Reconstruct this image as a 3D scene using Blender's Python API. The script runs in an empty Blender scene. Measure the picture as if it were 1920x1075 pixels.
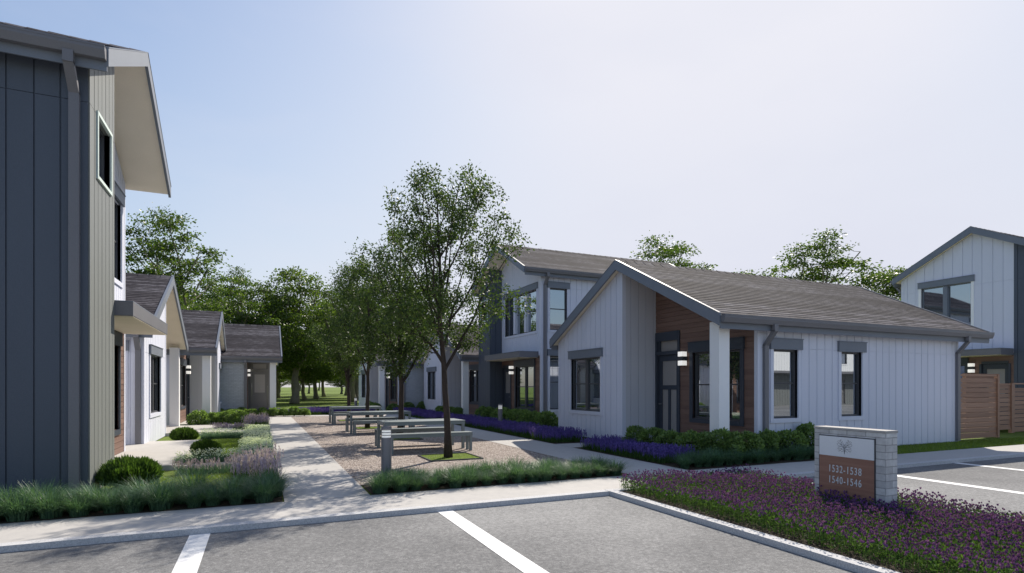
import bpy, bmesh, math, random
import numpy as np
from mathutils import Vector
R = math.radians
scn = bpy.context.scene
COL = scn.collection

# ------------------------------------------------------------------ camera, sky, sun, exposure
cd = bpy.data.cameras.new('camera'); cam = bpy.data.objects.new('camera', cd); COL.objects.link(cam)
cam.location = (0, 0, 1.54); cam.rotation_euler = (R(90), 0, -R(24.119))
cd.sensor_width = 36; cd.lens = 36 * 1052 / 1920; cd.shift_y = 188 / 1920
cd.clip_start = .1; cd.clip_end = 3000
scn.camera = cam
SUN_EL, SUN_AZ = 41.8, 45.5          # azimuth clockwise from +Y
w = bpy.data.worlds.new('World'); scn.world = w; w.use_nodes = True
nt = w.node_tree; bg = nt.nodes['Background']
sky = nt.nodes.new('ShaderNodeTexSky'); sky.sky_type = 'NISHITA'; sky.sun_disc = False
sky.sun_elevation = R(SUN_EL); sky.sun_rotation = R(SUN_AZ)
sky.air_density = 1.2; sky.dust_density = 1.2; sky.ozone_density = 3.0; sky.altitude = 0
# thin high haze: the glare round the sun is levelled off and the air pales towards the horizon
hs = N_ = nt.nodes.new('ShaderNodeHueSaturation'); hs.inputs['Saturation'].default_value = 1.0; nt.links.new(sky.outputs[0], hs.inputs['Color'])
sep = nt.nodes.new('ShaderNodeSeparateColor'); cmb = nt.nodes.new('ShaderNodeCombineColor'); nt.links.new(hs.outputs[0], sep.inputs[0])
for i, cap in enumerate((5.9, 6.0, 6.05)):
    mn = nt.nodes.new('ShaderNodeMath'); mn.operation = 'SMOOTH_MIN'; mn.inputs[1].default_value = cap; mn.inputs[2].default_value = 5.0
    nt.links.new(sep.outputs[i], mn.inputs[0]); nt.links.new(mn.outputs[0], cmb.inputs[i])
tcw = nt.nodes.new('ShaderNodeTexCoord'); spw = nt.nodes.new('ShaderNodeSeparateXYZ'); nt.links.new(tcw.outputs['Generated'], spw.inputs[0])
mr = nt.nodes.new('ShaderNodeMapRange'); mr.inputs['From Min'].default_value = 0; mr.inputs['From Max'].default_value = .55; mr.inputs['To Min'].default_value = 1.0; mr.inputs['To Max'].default_value = .5
nt.links.new(spw.outputs[2], mr.inputs[0])
mxw = nt.nodes.new('ShaderNodeMix'); mxw.data_type = 'RGBA'; mxw.inputs[7].default_value = (4.7, 4.98, 5.45, 1)
vd = nt.nodes.new('ShaderNodeVectorMath'); vd.operation = 'DOT_PRODUCT'; vd.inputs[1].default_value = (math.sin(R(SUN_AZ)), math.cos(R(SUN_AZ)), 0)
nt.links.new(tcw.outputs['Generated'], vd.inputs[0])
mr2 = nt.nodes.new('ShaderNodeMapRange'); mr2.inputs['From Min'].default_value = .35; mr2.inputs['From Max'].default_value = .95; mr2.inputs['To Min'].default_value = .0; mr2.inputs['To Max'].default_value = 1.0
nt.links.new(vd.outputs['Value'], mr2.inputs[0])
mu = nt.nodes.new('ShaderNodeMath'); mu.operation = 'MULTIPLY'; nt.links.new(mr.outputs[0], mu.inputs[0]); nt.links.new(mr2.outputs[0], mu.inputs[1])
cn = nt.nodes.new('ShaderNodeTexNoise'); cn.inputs['Scale'].default_value = 2.2; cn.inputs['Detail'].default_value = 5; cn.inputs['Roughness'].default_value = .5
cm = nt.nodes.new('ShaderNodeMapping'); cm.inputs['Scale'].default_value = (1, 1, 2.6); cm.inputs['Rotation'].default_value = (.3, .5, .2)
nt.links.new(tcw.outputs['Generated'], cm.inputs[0]); nt.links.new(cm.outputs[0], cn.inputs['Vector'])
cr = nt.nodes.new('ShaderNodeMapRange'); cr.inputs['From Min'].default_value = .4; cr.inputs['From Max'].default_value = .75; cr.inputs['To Min'].default_value = 0; cr.inputs['To Max'].default_value = .3
nt.links.new(cn.outputs[0], cr.inputs[0])
ca = nt.nodes.new('ShaderNodeMath'); ca.operation = 'ADD'; ca.use_clamp = True; nt.links.new(mu.outputs[0], ca.inputs[0]); nt.links.new(cr.outputs[0], ca.inputs[1])
nt.links.new(ca.outputs[0], mxw.inputs[0]); nt.links.new(cmb.outputs[0], mxw.inputs[6])
tn = nt.nodes.new('ShaderNodeMix'); tn.data_type = 'RGBA'; tn.blend_type = 'MULTIPLY'; tn.inputs[0].default_value = 1; tn.inputs[7].default_value = (1.0, .972, 1.015, 1)
nt.links.new(mxw.outputs[2], tn.inputs[6]); nt.links.new(tn.outputs[2], bg.inputs['Color']); bg.inputs['Strength'].default_value = .12
sd = bpy.data.lights.new('sun', 'SUN'); sd.energy = 5.0; sd.angle = R(.55); sd.color = (1, .92, .80)
so = bpy.data.objects.new('sun', sd); COL.objects.link(so)
so.rotation_euler = (R(90 - SUN_EL), 0, R(180 - SUN_AZ)); so.location = (20, 22, 30)
vs = scn.view_settings; vs.view_transform = 'Standard'; vs.look = 'None'; vs.gamma = 1; vs.use_curve_mapping = False
vs.exposure = 0.4

# ------------------------------------------------------------------ materials
def newmat(name):
    m = bpy.data.materials.new(name); m.use_nodes = True
    b = m.node_tree.nodes['Principled BSDF']
    return m, m.node_tree, b
def N(nt, t, **k):
    n = nt.nodes.new(t)
    for a, v in k.items():
        if a in n.inputs: n.inputs[a].default_value = v
        else: setattr(n, a, v)
    return n
def ramp(nt, src, stops):
    r = nt.nodes.new('ShaderNodeValToRGB'); e = r.color_ramp.elements
    while len(e) < len(stops): e.new(.5)
    for el, (p, c) in zip(e, stops): el.position = p; el.color = (*c, 1)
    nt.links.new(src, r.inputs[0]); return r.outputs[0]
def coords(nt, scale=(1, 1, 1)):
    tc = nt.nodes.new('ShaderNodeTexCoord'); mp = nt.nodes.new('ShaderNodeMapping'); mp.inputs['Scale'].default_value = scale
    nt.links.new(tc.outputs['Object'], mp.inputs[0]); return mp.outputs[0]
def paint(name, c, rough=.6, var=.12, scale=(1.3, 1.3, .35), fine=60, bump=.15, spec=.3, metal=0):
    m, nt, b = newmat(name)
    n1 = N(nt, 'ShaderNodeTexNoise', Scale=1.0, Detail=5.0); nt.links.new(coords(nt, scale), n1.inputs['Vector'])
    n2 = N(nt, 'ShaderNodeTexNoise', Scale=float(fine), Detail=3.0); nt.links.new(coords(nt), n2.inputs['Vector'])
    mx = nt.nodes.new('ShaderNodeMath'); mx.operation = 'ADD'; nt.links.new(n1.outputs[0], mx.inputs[0]); nt.links.new(n2.outputs[0], mx.inputs[1])
    d = nt.nodes.new('ShaderNodeMath'); d.operation = 'MULTIPLY'; d.inputs[1].default_value = .5; nt.links.new(mx.outputs[0], d.inputs[0])
    lo = tuple(x * (1 - var) for x in c); hi = tuple(min(1, x * (1 + var)) for x in c)
    nt.links.new(ramp(nt, d.outputs[0], [(.3, lo), (.7, hi)]), b.inputs['Base Color'])
    b.inputs['Roughness'].default_value = rough; b.inputs['Specular IOR Level'].default_value = spec; b.inputs['Metallic'].default_value = metal
    bp = N(nt, 'ShaderNodeBump', Strength=bump, Distance=.01); nt.links.new(n2.outputs[0], bp.inputs['Height']); nt.links.new(bp.outputs[0], b.inputs['Normal'])
    return m
def ground_mat(name, stops, s1, s2, rough=.9, bump=.4, dist=.01, vor=None, mixbig=.5, big=.35):
    m, nt, b = newmat(name)
    co = coords(nt)
    n0 = N(nt, 'ShaderNodeTexNoise', Scale=float(big), Detail=6.0); nt.links.new(co, n0.inputs['Vector'])
    n1 = N(nt, 'ShaderNodeTexNoise', Scale=float(s1), Detail=6.0, Roughness=.7); nt.links.new(co, n1.inputs['Vector'])
    if vor:
        n2 = N(nt, 'ShaderNodeTexVoronoi', Scale=float(s2)); nt.links.new(co, n2.inputs['Vector'])
        h = nt.nodes.new('ShaderNodeSeparateColor'); nt.links.new(n2.outputs['Color'], h.inputs[0]); fine = h.outputs[0]; hgt = n2.outputs['Distance']
    else:
        n2 = N(nt, 'ShaderNodeTexNoise', Scale=float(s2), Detail=4.0, Roughness=.7); nt.links.new(co, n2.inputs['Vector']); fine = n2.outputs[0]; hgt = fine
    a = nt.nodes.new('ShaderNodeMix'); a.data_type = 'FLOAT'; a.inputs[0].default_value = .5
    nt.links.new(n1.outputs[0], a.inputs[2]); nt.links.new(fine, a.inputs[3])
    c = nt.nodes.new('ShaderNodeMix'); c.data_type = 'FLOAT'; c.inputs[0].default_value = mixbig * .6
    nt.links.new(a.outputs[0], c.inputs[2]); nt.links.new(n0.outputs[0], c.inputs[3])
    nt.links.new(ramp(nt, c.outputs[0], stops), b.inputs['Base Color'])
    b.inputs['Roughness'].default_value = rough; b.inputs['Specular IOR Level'].default_value = .2
    bp = N(nt, 'ShaderNodeBump', Strength=bump, Distance=dist); nt.links.new(hgt, bp.inputs['Height']); nt.links.new(bp.outputs[0], b.inputs['Normal'])
    return m
def leafmat(name, c1, c2, trans=.35, rough=.45, spec=.35):
    m, nt, b = newmat(name)
    g = nt.nodes.new('ShaderNodeNewGeometry')
    col = ramp(nt, g.outputs['Random Per Island'], [(0, c1), (1, c2)])
    nt.links.new(col, b.inputs['Base Color']); b.inputs['Roughness'].default_value = rough; b.inputs['Specular IOR Level'].default_value = spec
    tr = nt.nodes.new('ShaderNodeBsdfTranslucent')
    br = nt.nodes.new('ShaderNodeMixRGB'); br.blend_type = 'MULTIPLY'; br.inputs[0].default_value = 1; br.inputs[2].default_value = (1.5, 1.6, .7, 1)
    nt.links.new(col, br.inputs[1]); nt.links.new(br.outputs[0], tr.inputs[0])
    mx = nt.nodes.new('ShaderNodeMixShader'); mx.inputs[0].default_value = trans
    nt.links.new(b.outputs[0], mx.inputs[1]); nt.links.new(tr.outputs[0], mx.inputs[2])
    nt.links.new(mx.outputs[0], nt.nodes['Material Output'].inputs[0])
    return m
def brickmat(name, c1, c2, mortar, bw, bh, msize=.008, axis='xz', rough=.7, bump=.5, noise=.0):
    m, nt, b = newmat(name); b.inputs['Specular IOR Level'].default_value = .12
    tc = nt.nodes.new('ShaderNodeTexCoord'); sp = nt.nodes.new('ShaderNodeSeparateXYZ'); nt.links.new(tc.outputs['Object'], sp.inputs[0])
    ad = nt.nodes.new('ShaderNodeMath'); ad.operation = 'ADD'
    nt.links.new(sp.outputs[0], ad.inputs[0])
    if axis == 'xz': ad.inputs[1].default_value = 0
    else: nt.links.new(sp.outputs[1], ad.inputs[1])
    cb = nt.nodes.new('ShaderNodeCombineXYZ'); nt.links.new(ad.outputs[0], cb.inputs[0]); nt.links.new(sp.outputs[2], cb.inputs[1])
    br = N(nt, 'ShaderNodeTexBrick', Scale=1.0); br.inputs['Color1'].default_value = (*c1, 1); br.inputs['Color2'].default_value = (*c2, 1); br.inputs['Mortar'].default_value = (*mortar, 1)
    br.inputs['Brick Width'].default_value = bw; br.inputs['Row Height'].default_value = bh; br.inputs['Mortar Size'].default_value = msize
    br.inputs['Mortar Smooth'].default_value = .2
    nt.links.new(cb.outputs[0], br.inputs['Vector'])
    nz = N(nt, 'ShaderNodeTexNoise', Scale=9.0, Detail=6.0, Roughness=.7); nt.links.new(tc.outputs['Object'], nz.inputs['Vector'])
    col = ramp(nt, nz.outputs[0], [(.3, (1 - noise,) * 3), (.7, (1, 1, 1))])
    mm = nt.nodes.new('ShaderNodeMixRGB'); mm.blend_type = 'MULTIPLY'; mm.inputs[0].default_value = 1
    nt.links.new(br.outputs['Color'], mm.inputs[1]); nt.links.new(col, mm.inputs[2]); nt.links.new(mm.outputs[0], b.inputs['Base Color'])
    b.inputs['Roughness'].default_value = rough
    sub = nt.nodes.new('ShaderNodeMath'); sub.operation = 'SUBTRACT'; sub.inputs[0].default_value = 1; nt.links.new(br.outputs['Fac'], sub.inputs[1])
    bp = N(nt, 'ShaderNodeBump', Strength=bump, Distance=.01); nt.links.new(sub.outputs[0], bp.inputs['Height']); nt.links.new(bp.outputs[0], b.inputs['Normal'])
    return m
def woodmat(name, c1, c2, rough=.55, horiz=True, s=1.0):
    m, nt, b = newmat(name)
    sc = (.8 * s, .8 * s, 16 * s) if horiz else (14 * s, 14 * s, .9 * s)
    n1 = N(nt, 'ShaderNodeTexNoise', Scale=1.5, Detail=8.0, Roughness=.65, Distortion=.6); nt.links.new(coords(nt, sc), n1.inputs['Vector'])
    g = nt.nodes.new('ShaderNodeNewGeometry')
    a = nt.nodes.new('ShaderNodeMix'); a.data_type = 'FLOAT'; a.inputs[0].default_value = .3
    nt.links.new(n1.outputs[0], a.inputs[2]); nt.links.new(g.outputs['Random Per Island'], a.inputs[3])
    nt.links.new(ramp(nt, a.outputs[0], [(.25, c1), (.75, c2)]), b.inputs['Base Color'])
    b.inputs['Roughness'].default_value = rough
    bp = N(nt, 'ShaderNodeBump', Strength=.2, Distance=.004); nt.links.new(n1.outputs[0], bp.inputs['Height']); nt.links.new(bp.outputs[0], b.inputs['Normal'])
    return m
def shinglemat():
    m, nt, b = newmat('roof_shingle'); b.inputs['Specular IOR Level'].default_value = .12; b.inputs['Roughness'].default_value = .9
    g = nt.nodes.new('ShaderNodeNewGeometry')
    n1 = N(nt, 'ShaderNodeTexNoise', Scale=1.0, Detail=3.0, Roughness=.8); nt.links.new(coords(nt, (3.6, 8, 17)), n1.inputs['Vector'])
    n2 = N(nt, 'ShaderNodeTexNoise', Scale=.6, Detail=4.0); nt.links.new(coords(nt), n2.inputs['Vector'])
    a = nt.nodes.new('ShaderNodeMix'); a.data_type = 'FLOAT'; a.inputs[0].default_value = .2
    nt.links.new(n1.outputs[0], a.inputs[2]); nt.links.new(g.outputs['Random Per Island'], a.inputs[3])
    c = nt.nodes.new('ShaderNodeMix'); c.data_type = 'FLOAT'; c.inputs[0].default_value = .25
    nt.links.new(a.outputs[0], c.inputs[2]); nt.links.new(n2.outputs[0], c.inputs[3])
    nt.links.new(ramp(nt, c.outputs[0], [(.32, (.024, .021, .026)), (.50, (.055, .050, .057)), (.64, (.155, .145, .16))]), b.inputs['Base Color'])
    n3 = N(nt, 'ShaderNodeTexNoise', Scale=60.0, Detail=3.0); nt.links.new(coords(nt), n3.inputs['Vector'])
    bp = N(nt, 'ShaderNodeBump', Strength=.3, Distance=.01); nt.links.new(n3.outputs[0], bp.inputs['Height']); nt.links.new(bp.outputs[0], b.inputs['Normal'])
    return m
def emit(name, c, s):
    m, nt, b = newmat(name); b.inputs['Base Color'].default_value = (*c, 1); b.inputs['Emission Color'].default_value = (*c, 1); b.inputs['Emission Strength'].default_value = s; return m
def glassmat():
    m, nt, b = newmat('window_glass')
    nz = N(nt, 'ShaderNodeTexNoise', Scale=.7, Detail=1.0); nt.links.new(coords(nt), nz.inputs['Vector'])
    bp = N(nt, 'ShaderNodeBump', Strength=.03, Distance=.05); nt.links.new(nz.outputs[0], bp.inputs['Height'])
    gl = N(nt, 'ShaderNodeBsdfGlossy', Roughness=.015, Color=(.8, .86, .92, 1)); nt.links.new(bp.outputs[0], gl.inputs['Normal'])
    di = N(nt, 'ShaderNodeBsdfDiffuse', Color=(.03, .032, .038, 1))
    fr = N(nt, 'ShaderNodeFresnel', IOR=1.5)
    ma = nt.nodes.new('ShaderNodeMath'); ma.operation = 'MULTIPLY_ADD'; ma.inputs[1].default_value = .8; ma.inputs[2].default_value = .45; ma.use_clamp = True
    nt.links.new(fr.outputs[0], ma.inputs[0])
    mx = nt.nodes.new('ShaderNodeMixShader'); nt.links.new(ma.outputs[0], mx.inputs[0]); nt.links.new(di.outputs[0], mx.inputs[1]); nt.links.new(gl.outputs[0], mx.inputs[2])
    nt.links.new(mx.outputs[0], nt.nodes['Material Output'].inputs[0])
    return m
M = dict(
 light=paint('light_board_paint', (.66, .68, .78), .6, .05),
 shadedlight=paint('shaded_board_paint', (.58, .585, .64), .6, .06),  # the light boards again, porch shade put into the colour
 white=paint('white_trim_paint', (.87, .87, .88), .5, .03),
 charcoal=paint('charcoal_board_paint', (.085, .10, .13), .5, .1),
 litcharcoal=paint('sunlit_charcoal_paint', (.185, .195, .19), .5, .1),  # the charcoal boards again, sunlight put into the colour
 slate=paint('slate_trim_paint', (.18, .20, .24), .5, .08),
 gutter=paint('gutter_metal_paint', (.17, .168, .185), .45, .08, spec=.4),
 darkframe=paint('dark_frame_paint', (.07, .072, .08), .4, .08, bump=.03),
 doorpaint=paint('dark_door_paint', (.05, .06, .08), .4, .1, bump=.05),
 doorgrey=paint('grey_door_paint', (.17, .165, .165), .5, .1, bump=.05),
 soffit=paint('beige_soffit_paint', (.92, .82, .67), .8, .06, scale=(2, 2, 2)),
 mint=paint('mint_trim_paint', (.64, .73, .69), .5, .05),
 paintbrick=brickmat('painted_brick', (.58, .61, .66), (.52, .55, .60), (.40, .42, .46), .22, .075, .006, 'xy', noise=.15, bump=.9),
 signbrick=brickmat('pale_sign_brick', (.80, .79, .78), (.60, .59, .59), (.42, .41, .41), .24, .085, .005, 'xy', noise=.3, bump=.5),
 shingle=shinglemat(),
 wood=woodmat('wood_cladding', (.14, .078, .06), (.225, .135, .105)),
 fencewood=woodmat('fence_wood', (.24, .125, .08), (.42, .235, .155)),
 signwood=woodmat('sign_wood', (.24, .11, .075), (.42, .23, .165), s=.8),
 asphalt=ground_mat('asphalt', [(.36, (.075, .076, .08)), (.48, (.168, .168, .17)), (.60, (.33, .328, .325))], 26, 85, bump=.5, dist=.006),
 concrete=ground_mat('concrete', [(.3, (.36, .35, .34)), (.7, (.54, .515, .485))], 6, 90, bump=.25, dist=.004),
 kerb=ground_mat('kerb_granite', [(.35, (.26, .26, .27)), (.5, (.50, .50, .51)), (.65, (.68, .67, .66))], 60, 160, bump=.4, dist=.004, mixbig=.1),
 gravel=ground_mat('gravel', [(.2, (.13, .105, .095)), (.5, (.32, .265, .235)), (.8, (.58, .52, .47))], 5, 32, bump=1.0, dist=.03, vor=True, mixbig=.15),
 lawn=ground_mat('lawn', [(.3, (.07, .11, .018)), (.7, (.17, .23, .035))], 3, 60, bump=.8, dist=.03),
 soil=ground_mat('soil', [(.3, (.03, .022, .015)), (.7, (.09, .07, .05))], 8, 40, bump=.8, dist=.03),
 stripe=paint('road_marking_paint', (.74, .74, .74), .6, .07, scale=(6, 6, 1), fine=90),
 bark=paint('dark_bark', (.05, .038, .032), .9, .5, scale=(9, 9, 3), fine=40, bump=.8),
 palebark=paint('pale_bark', (.20, .18, .13), .9, .35, scale=(5, 5, 2), fine=20, bump=.8),
 table=paint('table_coating', (.20, .23, .235), .45, .06, bump=.05),
 steel=paint('brushed_steel', (.20, .20, .225), .38, .08, metal=.35, bump=.03),
 glass=glassmat(), lamp=emit('lamp_diffuser', (1, .97, .92), .45), bollamp=emit('bollard_diffuser', (.9, .9, .88), .25),
 leafA=leafmat('courtyard_leaves', (.028, .052, .018), (.085, .125, .038), .36, .5, .22),
 leafB=leafmat('park_leaves', (.04, .075, .014), (.13, .185, .035), .45),
 leafC=leafmat('far_leaves', (.035, .07, .013), (.115, .17, .035), .4),
 box=leafmat('boxwood_leaves', (.08, .14, .04), (.24, .34, .12), .4),
 cone=leafmat('rosemary_leaves', (.03, .065, .015), (.10, .17, .035), .35),
 liri=leafmat('grass_blades', (.035, .085, .055), (.12, .21, .12), .3),
 lawnb=leafmat('lawn_blades', (.11, .17, .025), (.22, .30, .05), .4),
 purple=leafmat('violet_flower', (.085, .06, .27), (.18, .12, .45), .2),
 magenta=leafmat('purple_flower', (.085, .035, .125), (.27, .12, .36), .2, .7, .1),
 lilac=leafmat('lilac_flower', (.26, .20, .34), (.48, .40, .58), .3),
 whitefl=leafmat('white_flower', (.55, .60, .62), (.8, .82, .82), .3),
 stem=leafmat('flower_stems', (.03, .07, .02), (.10, .17, .05), .3, .7, .1),
 fblue=leafmat('blue_green_stems', (.045, .10, .07), (.13, .22, .16), .3),
 number=paint('white_lettering', (.75, .76, .78), .5, .02), ink=paint('emblem_ink', (.12, .12, .14), .6, .05),
 panel=paint('white_sign_panel', (.84, .85, .88), .55, .03),
)

# ------------------------------------------------------------------ object helpers
def tag(o, label=None, cat=None, group=None, kind=None):
    for k, v in (('label', label), ('category', cat), ('group', group), ('kind', kind)):
        if v: o[k] = v
    return o
def thing(name, label, cat, loc=(0, 0, 0), group=None):
    o = bpy.data.objects.new(name, None); COL.objects.link(o); o.location = loc; o.empty_display_size = .2
    return tag(o, label, cat, group)
def rootloc(o):
    while o.parent: o = o.parent
    return Vector(o.location)
class MB:
    def __init__(s): s.v = []; s.f = []; s.mi = []
    def face(s, pts, mi=0):
        n = len(s.v); s.v += [tuple(p) for p in pts]; s.f.append(tuple(range(n, n + len(pts)))); s.mi.append(mi)
    def hexa(s, P, mi=0):     # 8 points: bottom 4, top 4
        n = len(s.v); s.v += [tuple(p) for p in P]
        for q in ((3, 2, 1, 0), (4, 5, 6, 7), (0, 1, 5, 4), (1, 2, 6, 5), (2, 3, 7, 6), (3, 0, 4, 7)):
            s.f.append(tuple(n + i for i in q)); s.mi.append(mi)
    def box(s, x0, x1, y0, y1, z0, z1, mi=0, top=0):
        t = top
        s.hexa([(x0, y0, z0), (x1, y0, z0), (x1, y1, z0), (x0, y1, z0), (x0 + t, y0 + t, z1), (x1 - t, y0 + t, z1), (x1 - t, y1 - t, z1), (x0 + t, y1 - t, z1)], mi)
    def prism(s, P, Q, mi=0):  # two parallel polygons
        n = len(s.v); k = len(P); s.v += [tuple(p) for p in P] + [tuple(q) for q in Q]
        s.f.append(tuple(n + i for i in range(k))); s.f.append(tuple(n + k + i for i in reversed(range(k)))); s.mi += [mi, mi]
        for i in range(k):
            j = (i + 1) % k; s.f.append((n + i, n + k + i, n + k + j, n + j)); s.mi.append(mi)
    def tube(s, pts, rad, n=6, mi=0, cap=True):
        pts = [Vector(p) for p in pts]; base = len(s.v); K = len(pts)
        for i, p in enumerate(pts):
            d = (pts[min(i + 1, K - 1)] - pts[max(i - 1, 0)]).normalized()
            a = d.cross(Vector((0, 0, 1)) if abs(d.z) < .95 else Vector((1, 0, 0))).normalized(); b = d.cross(a)
            r = rad[i] if hasattr(rad, '__len__') else rad
            for j in range(n):
                t = 2 * math.pi * j / n; s.v.append(tuple(p + a * (r * math.cos(t)) + b * (r * math.sin(t))))
        for i in range(K - 1):
            for j in range(n):
                k = (j + 1) % n; s.f.append((base + i * n + j, base + i * n + k, base + (i + 1) * n + k, base + (i + 1) * n + j)); s.mi.append(mi)
        if cap:
            s.f.append(tuple(base + j for j in reversed(range(n)))); s.f.append(tuple(base + (K - 1) * n + j for j in range(n))); s.mi += [mi, mi]
    def cyl(s, x, y, z0, z1, r, n=20, mi=0): s.tube([(x, y, z0), (x, y, z1)], r, n, mi)
    def build(s, name, mats, parent=None, loc=None, fix=True, smooth=False, bevel=0):
        off = rootloc(parent) if parent else Vector(loc or (0, 0, 0))
        me = bpy.data.meshes.new(name)
        me.from_pydata([(x - off.x, y - off.y, z - off.z) for x, y, z in s.v], [], s.f)
        mats = mats if isinstance(mats, (list, tuple)) else [mats]
        for m in mats: me.materials.append(M[m] if isinstance(m, str) else m)
        me.polygons.foreach_set('material_index', s.mi)
        if fix:
            bm = bmesh.new(); bm.from_mesh(me)
            if smooth: bmesh.ops.remove_doubles(bm, verts=bm.verts, dist=1e-5)
            bmesh.ops.recalc_face_normals(bm, faces=bm.faces); bm.to_mesh(me); bm.free()
        if smooth: me.polygons.foreach_set('use_smooth', [True] * len(me.polygons))
        me.update()
        o = bpy.data.objects.new(name, me); COL.objects.link(o)
        if parent: o.parent = parent
        else: o.location = off
        if bevel:
            b = o.modifiers.new('bevel', 'BEVEL'); b.width = bevel; b.segments = 2; b.limit_method = 'ANGLE'
        return o
def quads(name, V, mats, mi=None, parent=None, loc=None):
    V = np.asarray(V, dtype=np.float32).reshape(-1, 4, 3); n = len(V)
    me = bpy.data.meshes.new(name); me.vertices.add(4 * n); me.vertices.foreach_set('co', V.reshape(-1))
    me.loops.add(4 * n); me.loops.foreach_set('vertex_index', np.arange(4 * n, dtype=np.int32))
    me.polygons.add(n); me.polygons.foreach_set('loop_start', np.arange(0, 4 * n, 4, dtype=np.int32))
    try: me.polygons.foreach_set('loop_total', np.full(n, 4, dtype=np.int32))
    except Exception: pass
    for m in mats: me.materials.append(M[m])
    if mi is not None: me.polygons.foreach_set('material_index', np.asarray(mi, dtype=np.int32))
    me.update(calc_edges=True); me.validate()
    o = bpy.data.objects.new(name, me); COL.objects.link(o)
    if parent: o.parent = parent
    elif loc is not None: o.location = loc
    return o
def copy_tree(o, parent=None):
    c = o.copy(); COL.objects.link(c); c.parent = parent
    for ch in list(o.children): copy_tree(ch, c)
    return c

# ------------------------------------------------------------------ vegetation helpers (numpy)
def unit(v): return v / (np.linalg.norm(v, axis=-1, keepdims=True) + 1e-9)
def leaves(rng, C, D, L, W):
    """diamond leaves: root C, direction D, length L, half-width W"""
    S = unit(np.cross(D, rng.normal(size=D.shape))); L = L[:, None]; W = W[:, None]
    return np.stack([C, C + D * L * .45 + S * W, C + D * L, C + D * L * .45 - S * W], 1)
def blades(rng, C, az, lean, H, W, seg=2):
    """arching grass blades, seg quads each; returns (n*seg,4,3)"""
    out = []
    hd = np.stack([np.cos(az), np.sin(az), 0 * az], 1); sd_ = np.stack([-np.sin(az), np.cos(az), 0 * az], 1)
    def pt(t): 
        return C + hd * (lean * H * t ** 1.8)[:, None] + np.stack([0 * H, 0 * H, H * (t - .32 * lean * t ** 3)], 1)
    for i in range(seg):
        t0, t1 = i / seg, (i + 1) / seg
        w0, w1 = W * (1 - t0 ** 2), W * (1 - t1 ** 2) + .0006
        a, b = pt(np.full_like(H, t0)), pt(np.full_like(H, t1))
        out.append(np.stack([a - sd_ * w0[:, None], a + sd_ * w0[:, None], b + sd_ * w1[:, None], b - sd_ * w1[:, None]], 1))
    return np.concatenate(out)
def head(rng, C, h, r, k=4):
    """small ovoid flower heads made of k crossed petals"""
    out = []
    n = len(C)
    for i in range(k):
        az = rng.uniform(0, 6.28, n); hd = np.stack([np.cos(az), np.sin(az), 0 * az], 1)
        up = unit(np.stack([rng.normal(0, .25, n), rng.normal(0, .25, n), np.ones(n)], 1))
        out.append(np.stack([C, C + up * (h * .45)[:, None] + hd * r[:, None], C + up * h[:, None], C + up * (h * .45)[:, None] - hd * r[:, None]], 1))
    return np.concatenate(out)

# ------------------------------------------------------------------ setting: ground
def sheet(name, x0, x1, y0, y1, z, mat, kind='structure', th=None):
    m = MB(); m.face([(x0, y0, z), (x1, y0, z), (x1, y1, z), (x0, y1, z)])
    return tag(m.build(name, mat, loc=((x0 + x1) / 2 if abs(x1 - x0) < 100 else 0, (y0 + y1) / 2 if abs(y1 - y0) < 100 else 0, 0), fix=False), kind=kind)
KY = 6.94
sheet('terrain', -900, 900, -900, 1800, -.09, 'lawn')
sheet('lawn', -120, 160, KY + .15, 420, -.012, 'lawn')
sheet('parking_lot', -80, 90, -60, KY + .02, -.06, 'asphalt')
sheet('sidewalk', -60, 70, KY + .15, 8.12, -.004, 'concrete')
sheet('path', .29, 1.42, 8.12, 31.0, -.002, 'concrete')
sheet('path', 5.92, 7.22, 8.12, 31.0, -.002, 'concrete')
sheet('path', -4.0, 7.22, 31.0, 32.2, 0, 'concrete')
sheet('path', 7.22, 10.2, 12.35, 13.3, 0, 'concrete')
sheet('gravel', 1.42, 5.92, 9.0, 31.0, -.005, 'gravel')
m = MB()
for x0, x1 in ((-60, 4.68), (8.06, 70)):
    m.box(x0, x1, KY, KY + .15, -.08, .004, top=.006)
tag(m.build('kerb', 'kerb'), kind='structure')
m = MB()
for x0 in (4.68, 7.91):
    m.box(x0 + .001, x0 + .149, -12, KY + .149, -.08, .005, top=.006)
m.box(4.824, 7.916, KY + .001, KY + .149, -.08, .0045, top=.006)
tag(m.build('planter_kerb', 'kerb'), kind='structure')
sheet('planter_soil', 4.82, 7.92, -12, KY + .05, -.01, 'soil')
m = MB()
for xc in (-17.1, -14.3, -11.6, -8.85, -6.1, -3.36, -.6, 2.16, 10.43, 13.3, 16.1, 18.9, 21.7, 24.5, 27.3, 30.1, 32.9):
    m.face([(xc - .10, .9, -.056), (xc + .10, .9, -.056), (xc + .10, KY - .005, -.056), (xc - .10, KY - .005, -.056)])
tag(m.build('bay_marking', 'stripe', fix=False), kind='structure')
sheet('mulch_bed', 7.22, 9.05, 8.15, 33, -.006, 'soil'); sheet('mulch_bed', 9.05, 12.6, 8.15, 9.3, -.006, 'soil')
sheet('mulch_bed', -12, .27, 8.14, 8.95, -.006, 'soil'); sheet('mulch_bed', 1.45, 5.6, 8.14, 9.0, -.001, 'soil')

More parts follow.
